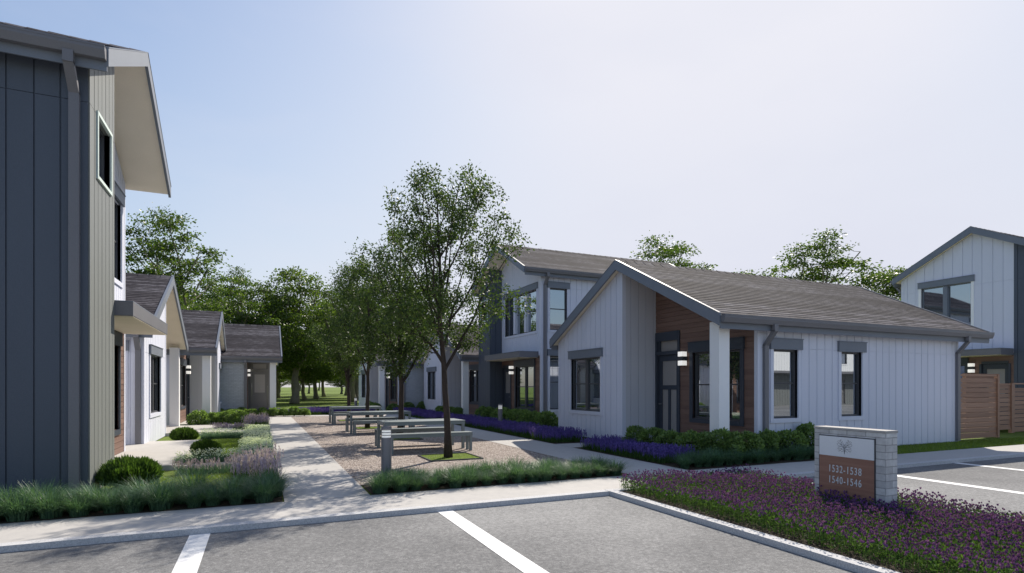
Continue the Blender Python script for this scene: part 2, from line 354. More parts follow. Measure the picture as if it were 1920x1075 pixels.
# ------------------------------------------------------------------ building kit
class Fr:   # wall frame: origin, u direction, outward normal, in plan
    def __init__(s, o, u, n): s.o = o; s.u = u; s.n = n
    def p(s, u, z, d=0): return (s.o[0] + s.u[0] * u + s.n[0] * d, s.o[1] + s.u[1] * u + s.n[1] * d, z)
def clip(poly, line):   # keep z <= a + b*u
    a, b = line; out = []
    for i in range(len(poly)):
        p, q = poly[i], poly[(i + 1) % len(poly)]
        fp, fq = p[1] - a - b * p[0], q[1] - a - b * q[0]
        if fp <= 1e-7: out.append(p)
        if (fp < -1e-7 and fq > 1e-7) or (fp > 1e-7 and fq < -1e-7):
            t = fp / (fp - fq); out.append((p[0] + (q[0] - p[0]) * t, p[1] + (q[1] - p[1]) * t))
    return out
def cutrect(r, holes):
    rs = [r]
    for (a, b, c, d) in holes:
        o = []
        for (u0, u1, z0, z1) in rs:
            if a >= u1 or b <= u0 or c >= z1 or d <= z0: o.append((u0, u1, z0, z1)); continue
            if a > u0: o.append((u0, a, z0, z1))
            if b < u1: o.append((b, u1, z0, z1))
            ua, ub = max(a, u0), min(b, u1)
            if c > z0: o.append((ua, ub, z0, c))
            if d < z1: o.append((ua, ub, d, z1))
        rs = o
    return rs
def wall(name, fr, u0, u1, z0, ztop, tops, holes, mat, parent, style='boards', pitch=.27, joint=2.43, seed=1, core=None):
    """real boards laid on a solid core, with openings cut out and the head clipped to the roof line"""
    rnd = random.Random(seed); m = MB()
    def put(mb, r, d0, d1, mi=0):
        for q in cutrect(r, holes):
            poly = [(q[0], q[2]), (q[1], q[2]), (q[1], q[3]), (q[0], q[3])]
            for t in tops: poly = clip(poly, t)
            if len(poly) < 3 or max(p[0] for p in poly) - min(p[0] for p in poly) < .004: continue
            mb.prism([fr.p(u, z, d0) for u, z in poly], [fr.p(u, z, d1) for u, z in poly], mi)
    put(m, (u0 + .001, u1 - .001, z0, ztop), -.12, 0, 1 if core else 0)
    if style == 'boards':
        jz = joint if isinstance(joint, (list, tuple)) else [joint]
        zs = [z0 + .002] + [j for j in jz if z0 < j < ztop] + [ztop]
        u = u0; k = 0
        while u < u1 - .01:
            ue = min(u + pitch * (1 + .06 * rnd.uniform(-1, 1)), u1)
            if u1 - ue < .07: ue = u1
            for a, b in zip(zs[:-1], zs[1:]):
                put(m, (u + (.010 if u > u0 else 0), ue - (.010 if ue < u1 else 0), a + .004, b - .004), -.001, .019 + rnd.uniform(0, .0015))
            u = ue
    elif style == 'lap':
        z = z0 + .01
        while z < ztop:
            put(m, (u0, u1, z + .0045, z + pitch - .0045), -.001, .016 + rnd.uniform(0, .002)); z += pitch
    else:
        put(m, (u0, u1, z0, ztop), -.001, .012)
    return m.build(name, [mat, core] if core else [mat], parent)
def fbox(m, fr, u0, u1, z0, z1, d0, d1, mi=0):
    m.hexa([fr.p(u0, z0, d0), fr.p(u1, z0, d0), fr.p(u1, z0, d1), fr.p(u0, z0, d1), fr.p(u0, z1, d0), fr.p(u1, z1, d0), fr.p(u1, z1, d1), fr.p(u0, z1, d1)], mi)
def window(fr, u0, u1, z0, z1, parent, lights=1, trim='light', header='slate', frame='darkframe', tw=.10, hh=.24, rail=True, mull=.11, mullmat=None, depth=.075, hw=.1, label=None):
    m = MB(); e = .045
    for a, b, c, d in ((u0, u0 + e, z0, z1), (u1 - e, u1, z0, z1), (u0 + e, u1 - e, z0, z0 + e), (u0 + e, u1 - e, z1 - e, z1)): fbox(m, fr, a, b, c, d, -depth - .03, -depth + .035)
    W = (u1 - u0 - 2 * e - mull * (lights - 1)) / lights; zm = (z0 + z1) / 2 + .02
    for i in range(lights):
        a = u0 + e + i * (W + mull)
        if rail: fbox(m, fr, a, a + W, zm - .018, zm + .018, -depth - .02, -depth + .02)
        if i < lights - 1 and not mullmat: fbox(m, fr, a + W, a + W + mull, z0 + e, z1 - e, -depth - .03, -depth + .045)
    # reveal lining
    for a, b, c, d in ((u0 - .004, u0, z0, z1), (u1, u1 + .004, z0, z1)): fbox(m, fr, a, b, c, d, -.12, .012)
    wo = m.build('window', frame, parent)
    if label: wo['label'] = label
    for i in range(lights):
        a = u0 + e + i * (W + mull); g = MB()
        fbox(g, fr, a - .01, a + W + .01, z0 + e - .01, z1 - e + .01, -depth - .008, -depth)
        g.build('pane', 'glass', wo)
    if mullmat:
        g = MB()
        for i in range(lights - 1):
            a = u0 + e + i * (W + mull) + W; fbox(g, fr, a, a + mull, z0 + e, z1 - e, -depth - .03, .04)
        g.build('mullion', mullmat, wo)
    if trim:
        g = MB(); t = tw; d1 = .045
        fbox(g, fr, u0 - t, u0 - .004, z0 - t, z1, 0, d1); fbox(g, fr, u1 + .004, u1 + t, z0 - t, z1, 0, d1); fbox(g, fr, u0 - .004, u1 + .004, z0 - t, z0, 0, d1 + .004)
        if not header: fbox(g, fr, u0 - t, u1 + t, z1, z1 + t, 0, d1 + .002)
        g.build('trim', trim, wo)
    if header:
        g = MB(); fbox(g, fr, u0 - tw - hw * .2, u1 + tw + hw * .2, z1, z1 + hh, 0, .075); fbox(g, fr, u0 - tw - hw * .2 - .012, u1 + tw + hw * .2 + .012, z1 + hh, z1 + hh + .018, 0, .09)
        g.build('header', header, wo)
    return wo
def slab_roof(parent, x0, x1, y0, y1, yr, ze, zr, th=.17, name='roof', rake_sides=(True, True), rh=.25, course=.143):
    """gable roof, ridge along X; shingle courses laid on a deck, beige underside, rake boards and ridge cap"""
    m = MB()
    r = None
    for ya in (y0, y1):
        sl = (zr - ze) / abs(yr - ya)
        m.hexa([(x0 + .03, ya, ze - th), (x1 - .03, ya, ze - th), (x1 - .03, yr, zr - th), (x0 + .03, yr, zr - th),
                (x0 + .03, ya, ze - .02), (x1 - .03, ya, ze - .02), (x1 - .03, yr, zr - .02), (x0 + .03, yr, zr - .02)], 1)
        s = 1 if yr > ya else -1; n = int(math.hypot(yr - ya, zr - ze) / course); dy = (yr - ya) / n; dz = (zr - ze) / n
        for i in range(n):
            ya_, yb = ya + dy * i, ya + dy * (i + 1) + (dy * .3 if i < n - 1 else 0); za, zb = ze + dz * i, ze + dz * (i + 1) + (dz * .3 if i < n - 1 else 0)
            m.hexa([(x0, ya_, za - .012), (x1, ya_, za - .012), (x1, yb, zb - .02), (x0, yb, zb - .02), (x0, ya_, za + .013), (x1, ya_, za + .013), (x1, yb, zb), (x0, yb, zb)], 0)
    r = m.build(name, ['shingle', 'soffit'], parent)
    c = MB(); x = x0; rnd = random.Random(5)
    while x < x1:
        xe = min(x + .33, x1); zz = zr + .012 + .006 * rnd.random()
        c.hexa([(x, yr - .16, zr - .065), (xe, yr - .16, zr - .075), (xe, yr + .16, zr - .075), (x, yr + .16, zr - .065), (x, yr - .01, zz + .022), (xe, yr - .01, zz + .012), (xe, yr + .01, zz + .012), (x, yr + .01, zz + .022)]); x += .3
    c.build('ridge_cap', 'shingle', r)
    for side, xs in ((0, (x0 - .022, x0 + .028)), (1, (x1 - .028, x1 + .022))):
        if not rake_sides[side]: continue
        g = MB()
        for ya in (y0 - .002, y1 + .002):
            P = [(ya, ze - rh), (ya, ze + .015), (yr, zr + .02), (yr, zr - rh + .005)]
            g.prism([(xs[0], a, b) for a, b in P], [(xs[1], a, b) for a, b in P])
        g.build('rake_board', 'slate', r)
        g = MB()
        for ya in (y0 - .004, y1 + .004):
            P = [(ya, ze + .017), (ya, ze + .029), (yr, zr + .034), (yr, zr + .022)]
            g.prism([(xs[0] - .008, a, b) for a, b in P], [(xs[1] + .008, a, b) for a, b in P])
        g.build('drip_edge', 'slate', r)
    return r
def gutter(parent, x0, x1, y, ze, s, drop=.0):
    """s=-1: gutter hangs on the -Y eave at y; open ogee trough plus the fascia board behind it"""
    m = MB()
    P = [(y, ze - .17), (y + s * .085, ze - .17), (y + s * .125, ze - .07), (y + s * .125, ze - .015), (y + s * .112, ze - .015), (y + s * .112, ze - .065), (y + s * .08, ze - .155), (y, ze - .155)]
    m.prism([(x0, a, b) for a, b in P[:4] + [(y, ze - .02)]], [(x1, a, b) for a, b in P[:4] + [(y, ze - .02)]])
    m.box(x0, x1, min(y + s * .112, y + s * .130), max(y + s * .112, y + s * .130), ze - .03, ze - .004)
    g = m.build('gutter', 'gutter', parent)
    f = MB(); f.box(x0, x1, min(y - s * .03, y - s * .004), max(y - s * .03, y - s * .004), ze - .30, ze - .02)
    f.build('fascia', 'slate', parent)
    return g
def downspout(parent, x, ye, yw, ze, s, zb=.03, dx=0):
    """rectangular downpipe stepping back from the gutter to the wall"""
    m = MB(); a = .06; b = .045
    yo = ye + s * .07; yi = yw + s * .05
    def seg(y_0, z_0, y_1, z_1, xa, xb):
        m.hexa([(xa - a, y_1 - b, z_1), (xa + a, y_1 - b, z_1), (xa + a, y_1 + b, z_1), (xa - a, y_1 + b, z_1), (xb - a, y_0 - b, z_0), (xb + a, y_0 - b, z_0), (xb + a, y_0 + b, z_0), (xb - a, y_0 + b, z_0)])
    seg(yo, ze - .16, yo, ze - .32, x + dx, x + dx); seg(yo, ze - .3, yi, ze - .62, x, x + dx); seg(yi, ze - .6, yi, zb, x, x)
    o = m.build('downspout', 'gutter', parent)
    return o
def wall_lamp(fr, u, z, parent, w_=.085, h=.36):
    m = MB(); fbox(m, fr, u - w_ * .6, u + w_ * .6, z - .17, z + .17, .02, .045); fbox(m, fr, u - w_, u + w_, z - .055, z + .055, .045, .21)
    fbox(m, fr, u - w_, u + w_, z + .182, z + .19, .045, .21); fbox(m, fr, u - w_, u + w_, z - .19, z - .182, .045, .21)
    o = m.build('wall_lamp', 'darkframe', parent)
    for a, b in ((.057, .18), (-.18, -.057)):
        g = MB(); fbox(g, fr, u - w_ + .004, u + w_ - .004, z + a, z + b, .048, .207); g.build('lamp_shade', 'lamp', o)
def door(fr, u0, u1, z0, z1, parent, ztr=None, paintm='doorpaint', style=3, hs=1):
    """framed door with glazed panels, a transom above when ztr is given"""
    m = MB(); e = .07; top = ztr or z1
    fbox(m, fr, u0, u0 + e, z0, top, -.10, .05); fbox(m, fr, u1 - e, u1, z0, top, -.10, .05); fbox(m, fr, u0 + e, u1 - e, z1 - .0, z1 + .10, -.10, .045)
    a, b = u0 + e + .004, u1 - e - .004; W = b - a
    if ztr:
        fbox(m, fr, u0 + e, u1 - e, ztr - .24, ztr, -.10, .052); fbox(m, fr, u0 + e, u0 + 2 * e, z1 + .10, ztr - .24, -.09, .0); fbox(m, fr, u1 - 2 * e, u1 - e, z1 + .10, ztr - .24, -.09, .0)
    m.build('door_frame', paintm, parent)
    d = MB(); st = .13
    if style == 3:   # one wide light above two tall ones
        zs = z0 + (z1 - z0) * .62
        lights = [(a + st, b - st, zs + .06, z1 - .17), (a + st, (a + b) / 2 - .045, z0 + .16, zs - .06), ((a + b) / 2 + .045, b - st, z0 + .16, zs - .06)]
    elif style == 2: lights = [(a + st, b - st, z0 + (z1 - z0) * .5, z1 - .2)]
    else: lights = [(a + .2, b - .2, z0 + (z1 - z0) * .74, z1 - .2)]
    for q in cutrect((a, b, z0 + .01, z1 - .004), lights): fbox(d, fr, q[0], q[1], q[2], q[3], -.075, -.03)
    do = d.build('door', paintm, parent)
    if ztr: lights = lights + [(u0 + 2 * e, u1 - 2 * e, z1 + .10, ztr - .24)]
    for q in lights:
        g = MB(); fbox(g, fr, q[0], q[1], q[2], q[3], -.062, -.055); g.build('pane', 'frosted', do)
    k = MB(); uh = b - .07 if hs > 0 else a + .07
    k.tube([fr.p(uh, z0 + 1.0, -.03), fr.p(uh, z0 + 1.0, .03)], .022, 10); k.tube([fr.p(uh, z0 + 1.0, .03), fr.p(uh - .11 * hs, z0 + 1.0, .03)], .012, 8)
    k.build('handle', 'steel', do)
    return do
M['frosted'] = paint('frosted_door_light', (.30, .28, .27), .3, .1, spec=.6, bump=.05)

def cottage(label, X0, sx, Y0, sy, D=9, ze=3.09, zr=4.99, rw=None, Wd=7.14, front='boards', frontmat='light', brick_win=True, door_on='recess', group=None, over=.22, post_w=.3, Xend=None, front_windows=(), spouts=(), slate_end=1.1, back_windows=()):
    """single-storey gabled house. a: depth behind the gable plane, b: distance from the porch end."""
    X = lambda a: X0 + sx * a
    Y = lambda b: Y0 + sy * b
    t = thing('cottage', label, 'house', (X(0), Y(0), 0), group)
    h = Wd / 2; eb = -.24; A = 1.14
    slope = (zr - ze) / (h + .24); wt = -.19
    def top_b(sg):  # roof underside as function of b: two lines z<= a+ b*u
        return [(ze + wt + slope * .24, slope), (ze + wt + slope * (.24 + Wd), -slope)]
    T = top_b(1)
    # wing front (a=0), recess wall (a=A), both facing the courtyard
    fw = Fr((X(0), Y(0)), (0, sy), (-sx, 0)); fr_ = Fr((X(A), Y(0)), (0, sy), (-sx, 0))
    hole = (4.63, 6.33, .80, 2.42)
    wall('wall', fw, h, Wd, 0, 6, T, [hole], 'light', t, seed=3)
    window(fw, *hole, t, lights=2, mull=.14)
    holes = []
    if brick_win: holes.append((.48, 2.05, .73, 2.42))
    dr = (2.54, 3.54)
    holes.append((dr[0], dr[1], .06, 3.05))
    wall('wood_cladding', fr_, .0, h - .02, .06, 6, T, holes, 'wood', t, 'lap', .125, seed=4)
    if brick_win: window(fr_, *holes[0], t, lights=1 if sx > 0 and Y0 < 15 else 2, trim='doorpaint', header='doorpaint', frame='darkframe', tw=.11, hh=.26, mull=.1)
    door(fr_, dr[0], dr[1], .06, 2.42, t, ztr=3.05)
    wall_lamp(fr_, 2.33, 2.28, t)
    # wing side wall facing the porch
    fs = Fr((X(0), Y(h)), (sx, 0), (0, -sy))
    st = ze + wt + slope * (.24 + h)
    wall('wing_wall', fs, 0, A, 0, st, [], [], 'shadedlight', t, seed=7)
    g = MB(); g.box(min(X(-.028), X(.09)), max(X(-.028), X(.09)), min(Y(h - .028), Y(h + .09)), max(Y(h - .028), Y(h + .09)), 0, st - .1); g.build('corner_trim', 'light', t)
    # long walls and end wall
    xe = D if Xend is None else abs(Xend - X0)
    ff = Fr((X(A), Y(0)), (sx, 0), (0, -sy)); hs = []
    for (ua, ub, za, zb) in front_windows: hs.append((ua - A, ub - A, za, zb))
    eav = ze + wt + slope * .24
    wall('front_wall', ff, 0, xe - A, 0, eav, [], hs, frontmat, t, front, seed=9)
    for q in hs: window(ff, *q, t, lights=1)
    fb = Fr((X(0), Y(Wd)), (sx, 0), (0, sy)); wall('back_wall', fb, 0, xe, 0, eav, [], list(back_windows), 'light', t, seed=11)
    for q in back_windows: window(fb, *q, t)
    fe = Fr((X(xe), Y(0)), (0, sy), (sx, 0)); wall('end_wall', fe, 0, Wd, 0, 6, T, [], 'light', t, seed=12)
    g = MB()
    for b_ in (0, Wd):
        s2 = -1 if b_ == 0 else 1
        ylo, yhi = sorted((Y(b_ + s2 * .028), Y(b_ - s2 * .07)))
        if b_: 
            xl, xh = sorted((X(-.028), X(.07))); g.box(xl, xh, ylo, yhi, 0, eav - .02)
        else:
            xl, xh = sorted((X(A - .028), X(A + .07))); g.box(xl, xh, ylo, yhi, 0, eav - .02)
        g.build('corner_trim', 'light', t); g = MB()
        xl, xh = sorted((X(xe + .028), X(xe - .07))); g.box(xl, xh, ylo, yhi, 0, eav - .02); g.build('corner_trim', 'light', t); g = MB()
    # porch: slab, post
    g = MB(); xl, xh = sorted((X(-.05), X(A))); ylo, yhi = sorted((Y(-.02), Y(h - .03))); g.box(xl, xh, ylo, yhi, -.05, .06); g.build('porch_slab', 'concrete', t)
    g = MB(); xl, xh = sorted((X(0), X(post_w))); ylo, yhi = sorted((Y(0), Y(.28))); g.box(xl, xh, ylo, yhi, .06, ze - .12); g.build('porch_post', 'white', t)
    # roof
    xl, xh = sorted((X(-over), X(xe + slate_end))); y0, y1 = sorted((Y(-.24), Y(Wd + .24)))
    slab_roof(t, xl, xh, y0, y1, Y(h), ze, zr)
    gutter(t, xl + .03, xh + .02, y0, ze - .01, -1); gutter(t, xl + .03, xh + .02, y1, ze - .01, 1)
    for (a_, side) in spouts:
        if side < 0: downspout(t, X(a_), y0, min(Y(0), Y(Wd)), ze, -1)
        else: downspout(t, X(a_), y1, max(Y(0), Y(Wd)), ze, 1)
    return t

def townhouse(label, X0, sx, Y0, sy, D=9, proj=True, lowdoor=True, near_win=None, endmats=('charcoal', 'light'), mint=True, over=.27, spouts=(), uppers=True, projmat='charcoal', litcharcoal=None, big=None, far_gutter=True, J=(2.84, 5.56)):
    """two-storey gabled house. a=0 is the projecting bay's face, recess wall at a=.6; b from the bay end."""
    X = lambda a: X0 + sx * a
    Y = lambda b: Y0 + sy * b
    t = thing('townhouse', label, 'house', (X(0), Y(0), 0))
    Wd = 5.46; h = Wd / 2; ze, zr = 6.25, 7.80; A = .6; pa = 0 if proj else A
    slope = (zr - ze) / (h + .25); T = [(ze - .19 + slope * .25, slope), (ze - .19 + slope * (.25 + Wd), -slope)]
    PB = 1.46
    fp = Fr((X(pa), Y(0)), (0, sy), (-sx, 0)); fr_ = Fr((X(A), Y(0)), (0, sy), (-sx, 0))
    hp = [(.38, 1.16, 4.66, 5.56)] if proj else []
    wall('bay_wall', fp, 0, PB, 0, 9, T, hp, projmat, t, joint=J, pitch=.22, seed=2)
    if proj:
        window(fp, *hp[0], t, trim='mint', header=None, tw=.05, rail=False, depth=.09, label='small upper window with mint green trim')
        fs = Fr((X(0), Y(PB)), (sx, 0), (0, sy)); wall('bay_side_wall', fs, 0, A, 0, ze - .19 + slope * (.25 + PB), [], [], 'charcoal', t, joint=J, seed=3)
    # upper recess wall
    if big is None:
        hu = [(1.87, 5.09, 3.82, 5.53)]
        wall('upper_wall', fr_, PB, Wd, 2.8, 9, T, hu, 'light', t, joint=5.56, pitch=.21, seed=4)
        window(fr_, *hu[0], t, lights=3, mull=.2, mullmat='light')
    else:
        hu = [big]; wall('upper_wall', fr_, PB, Wd, 2.8, 9, T, hu, 'light', t, joint=5.56, pitch=.34, seed=4)
        window(fr_, *hu[0], t, lights=2, mull=.16, mullmat='slate', trim='white', frame='slate', rail=False)
    # lower recess wall in wood, door and window
    hd = (1.55, 2.55, .08, 2.42); hw_ = (3.05, 4.85, .62, 2.42)
    wall('wood_cladding', fr_, PB, Wd, .08, 2.8, [], [hd, hw_], 'wood', t, 'lap', .125, seed=5)
    door(fr_, *hd, t, style=2); window(fr_, *hw_, t, lights=2, trim='doorpaint', header='doorpaint', tw=.11, hh=.25, mull=.14)
    wall_lamp(fr_, 2.78, 2.28, t)
    # side walls
    xe = D
    eav = ze - .19 + slope * .25
    f0 = Fr((X(pa), Y(0)), (sx, 0), (0, -sy)); wall('side_wall', f0, 0, xe - pa, 0, eav, [], [], endmats[0], t, joint=J, pitch=.30, seed=6)
    f1 = Fr((X(A), Y(Wd)), (sx, 0), (0, sy)); hn = near_win or []
    wall('side_wall', f1, 0, xe - A, 0, eav, [], hn, endmats[1], t, joint=J, seed=7)
    for q in hn: window(f1, *q, t, lights=1)
    fe = Fr((X(xe), Y(0)), (0, sy), (sx, 0)); wall('end_wall', fe, 0, Wd, 0, 9, T, [], 'light', t, joint=J, seed=8)
    g = MB()
    for (a_, b_) in ((A, Wd), (xe, Wd), (xe, 0)):
        xl, xh = sorted((X(a_ - .028 if a_ < 2 else a_ + .028), X(a_ + .07 if a_ < 2 else a_ - .07))); yl, yh = sorted((Y(b_ + .028 if b_ else b_ - .028), Y(b_ - .07 if b_ else b_ + .07)))
        g = MB(); g.box(xl, xh, yl, yh, 0, eav - .02); g.build('corner_trim', 'light', t)
    # canopy
    g = MB(); xl, xh = sorted((X(-.28), X(A - .02))); yl, yh = sorted((Y(PB + .004), Y(5.25)))
    g.box(xl, xh, yl, yh, 2.73, 2.955); cn = g.build('canopy', 'gutter', t)
    g = MB(); g.box(xl + .05, xh - .01, yl + .05, yh - .05, 2.715, 2.727); g.build('canopy_soffit', 'soffit', cn)
    g = MB(); g.box(xl - .012, xh, yl - .0, yh + .012, 2.958, 2.975); g.build('canopy_edge', 'slate', cn)
    xl, xh = sorted((X(-over + pa), X(xe + .3))); y0, y1 = sorted((Y(-.25), Y(Wd + .25)))
    slab_roof(t, xl, xh, y0, y1, Y(h), ze, zr, rh=.24)
    gutter(t, xl + .03, xh, y0, ze - .01, -1)
    if far_gutter: gutter(t, xl + .03, xh, y1, ze - .01, 1)
    for (a_, side) in spouts:
        if side < 0: downspout(t, X(a_), y0, min(Y(0), Y(Wd)), ze, -1)
        else: downspout(t, X(a_), y1, max(Y(0), Y(Wd)), ze, 1)
    return t, fr_, f0, f1

# ------------------------------------------------------------------ the houses
cottage('nearest pale board cottage with wood clad porch, white post and two tall side windows', 9.09, 1, 9.29, 1,
        Xend=17.86, front_windows=((1.60, 2.395, .81, 2.40), (3.90, 4.676, .81, 2.40)), spouts=((1.33, -1), (8.72, -1)))
townhouse('charcoal board two-storey house standing nearest on the left with a beige soffit', -2.23, -1, 9.70, 1, D=9, projmat='litcharcoal', spouts=((.145, -1),), far_gutter=False, J=5.56)
cottage('sunlit cream cottage right behind the charcoal house, its gable window beside a white post', -2.74, -1, 24.05, -1, D=8, spouts=((.10, -1),), back_windows=((.42, 1.22, .62, 2.45),))
cottage('grey cottage second behind the near left two-storey house, post in front of dark boards', -1.85, -1, 25.65, 1, D=8)
t, frB, f0B, f1B = townhouse('two-storey house in the middle with triple upper window and dark bay behind the courtyard trees', 9.68, 1, 25.55, -1, D=9,
        near_win=[(.38, 1.17, 3.84, 5.54), (.38, 1.17, .62, 2.80)], spouts=((.75, -1),))
townhouse('two-storey house at the right edge behind the slatted fence, large double window under its gable', 25.07, 1, 10.0, 1, D=9, proj=False,
        over=.27, big=(2.84, 4.67, 3.9, 5.70), spouts=((.72, 1),))
cottage('pale cottage just past the middle two-storey house, partly behind the nearest tree trunk', 9.09, 1, 26.2, 1, D=8)
cottage('white painted brick cottage at the far right end of the courtyard, behind the tables', 6.50, 1, 34.0, 1, D=7.5, Wd=7.6, zr=5.1, front='flat', frontmat='paintbrick', spouts=((1.5, -1),))
# far left cottage closing the row: painted brick front with a grey door under its porch
def far_cottage():
    t = thing('cottage', 'painted brick cottage closing the left row with a grey front door facing the courtyard', 'house', (.7, 31.85, 0))
    f = Fr((.71, 31.85), (-1, 0), (0, -1))
    wall('front_wall', f, 1.36, 8.0, 0, 2.95, [], [], 'paintbrick', t, 'flat')
    fr_ = Fr((.71, 32.9), (-1, 0), (0, -1)); dh = (.30, 1.22, .06, 2.40)
    wall('porch_wall', fr_, 0, 1.36, 0, 3.3, [], [(.30, 1.22, .06, 3.0)], 'doorgrey', t, 'flat')
    door(fr_, *dh, t, ztr=3.0, paintm='doorgrey', style=2)
    wall_lamp(fr_, 1.28, 2.28, t, w_=.07)
    fs = Fr((-.65, 31.85), (0, 1), (1, 0)); wall('porch_side_wall', fs, 0, 1.05, 0, 3.1, [], [], 'wood', t, 'lap', .125)
    T = [(2.93 + .1, .52), (2.93 + .52 * 7.1 + .1, -.52)]
    fe = Fr((.71, 31.85), (0, 1), (1, 0)); wall('end_wall', fe, 1.05, 7.0, 0, 6, T, [], 'light', t)
    g = MB(); g.box(.43, .73, 31.85, 32.12, 0, 2.95); g.build('porch_post', 'white', t)
    g = MB(); g.box(-.65, .75, 31.8, 32.9, -.05, .06); g.build('porch_slab', 'concrete', t)
    slab_roof(t, -8, 1.0, 31.6, 38.9, 35.25, 3.1, 5.05)
    gutter(t, -7.9, 1.02, 31.6, 3.09, -1); downspout(t, -.72, 31.6, 31.85, 3.09, -1)
far_cottage()
# house across the parking lot, behind the camera, seen mirrored in the front windows
def across():
    t = thing('townhouse', 'pale house across the parking lot, seen only mirrored in the nearest cottage\'s windows', 'house', (44, -16, 0))
    f = Fr((30, -16), (1, 0), (0, 1))
    hs = [(3 + 5 * i, 4.4 + 5 * i, 3.6, 5.2) for i in range(6)]; hd = [(3.2 + 5 * i, 4.2 + 5 * i, .0, 2.2) for i in range(6)]
    wall('wall', f, 0, 32, -.06, 2.8, [], hd, 'litcharcoal', t, pitch=.3, joint=9); wall('upper_wall', f, 0, 32, 2.8, 6.0, [], hs, 'white', t, pitch=.3, joint=9)
    for q in hs: window(f, *q, t, trim='white', header=None)
    for q in hd: door(f, *q, t, style=2, paintm='doorgrey')
    g = MB(); g.box(30, 62, -15.98, -14.9, 2.7, 2.9); g.build('canopy', 'gutter', t)
    slab_roof(t, 29.6, 62.4, -24.3, -15.6, -20, 6.2, 8.0)
across()

# ------------------------------------------------------------------ slatted wood fences and gate
def slat_fence(name, label, cat, x0, x1, y, zt, pitch=.148, posts=(), zb=.04):
    t = thing(name, label, cat, (x0, y, 0)); rnd = random.Random(3)
    m = MB(); z = zb
    while z + pitch < zt + .02:
        m.box(x0 + .05, x1 - .05, y - .012, y + .012, z, z + pitch - .018 - .004 * rnd.random()); z += pitch
    m.build('slat_panel', 'fencewood', t)
    f = MB(); f.box(x0, x1, y - .03, y + .03, zt, zt + .05); f.build('top_rail', 'fencewood', t)
    f = MB(); f.box(x0 + .05, x1 - .05, y - .03, y - .013, zb - .03, zb + .02); f.build('bottom_rail', 'fencewood', t)
    for x in posts or (x0, x1):
        g = MB(); g.box(x - .05, x + .05, y - .05, y + .05, -.02, zt + .055); g.build('post', 'fencewood', t)
    return t
slat_fence('slat_fence', 'brown horizontal slat fence joining the corner of the nearest cottage', 'fence', 17.97, 20.65, 9.65, 1.86)
slat_fence('garden_gate', 'narrow lower slatted wood gate between the two fence panels', 'gate', 21.95, 23.1, 10.4, 1.60, zb=.14)
slat_fence('slat_fence', 'slatted fence panel at the right edge beyond the gate', 'fence', 23.25, 27.5, 10.45, 1.62, posts=(23.3, 25.4, 27.5))
slat_fence('slat_fence', 'short tall slatted panel standing behind the gate', 'fence', 22.4, 24.4, 11.4, 1.95)

# ------------------------------------------------------------------ picnic tables with benches
def tables():
    x0, x1 = 2.67, 4.70
    t = thing('picnic_table', 'nearest grey-green picnic table, behind the bollard and the front tree', 'table', (x0, 13.37, 0), 'picnic tables on the gravel')
    y0, y1 = 13.37, 14.30
    m = MB(); m.box(x0, x1, y0, y1, .67, .70); m.build('tabletop', 'table', t, bevel=.004)
    m = MB(); m.box(x0 + .004, x1 - .004, y0 + .004, y0 + .05, 0.605, .669); m.box(x0 + .004, x1 - .004, y1 - .05, y1 - .004, 0.605, .669); m.box(x0 + .004, x0 + .05, y0 + .051, y1 - .051, 0.605, .669); m.box(x1 - .05, x1 - .004, y0 + .051, y1 - .051, 0.605, .669)
    m.build('apron', 'table', t)
    for xx in (x0 + .004, x1 - .084):
        for yy in (y0 + .004, y1 - .084):
            m = MB(); m.box(xx, xx + .065, yy, yy + .065, -.005, .605); m.build('leg', 'table', t)
    B = []
    for lab, ya, yb in (('bench on the near side of the nearest picnic table', 12.83, 13.15), ('bench on the far side of the nearest picnic table', 14.52, 14.84)):
        b = thing('bench', lab, 'bench', (x0, ya, 0), 'benches at the picnic tables')
        m = MB(); m.box(x0 + .04, x1, ya, yb, .415, .445); m.build('seat', 'table', b, bevel=.003)
        m = MB(); m.box(x0 + .044, x1 - .004, ya + .004, ya + .04, .355, .414); m.box(x0 + .044, x1 - .004, yb - .04, yb - .004, .355, .414); m.build('apron', 'table', b)
        for xx in (x0 + .044, x1 - .074):
            for yy in (ya + .004, yb - .074):
                m = MB(); m.box(xx, xx + .06, yy, yy + .06, -.005, .355); m.build('leg', 'table', b)
        B.append(b)
    for k, (dy, nm) in enumerate(((5.55, 'middle'), (10.8, 'farthest'))):
        c = copy_tree(t); c.location = (x0, y0 + dy, 0); c['label'] = nm + ' of the three grey-green picnic tables on the gravel'
        for b, s in zip(B, ('near', 'far')):
            q = copy_tree(b); q.location = (x0, b.location.y + dy, 0); q['label'] = 'bench on the %s side of the %s picnic table' % (s, nm)
tables()

# ------------------------------------------------------------------ bollard lights
def bollards():
    x, y = 1.83, 9.0
    t = thing('bollard_light', 'steel bollard light in the front grass strip beside the gravel', 'bollard light', (x, y, 0), 'bollard lights')
    m = MB(); m.cyl(x, y, 0, .72, .082, 28); m.build('post', 'steel', t, smooth=False)
    m = MB(); m.cyl(x, y, .72, .865, .070, 28); h = m.build('lamp_head', 'bollamp', t)
    m = MB()
    for z in (.722, .765, .808, .851): m.cyl(x, y, z, z + .011, .083, 28)
    m.build('louvre', 'steel', h)
    m = MB(); m.cyl(x, y, .865, .905, .084, 28); m.build('cap', 'steel', t)
    for (bx, by, lab) in ((8.02, 18.97, 'slim bollard light in the violet bed before the middle two-storey house'), (5.10, 33.9, 'small bollard light at the far end of the courtyard beside the painted brick cottage')):
        c = copy_tree(t); c.location = (bx, by, 0); c['label'] = lab
bollards()

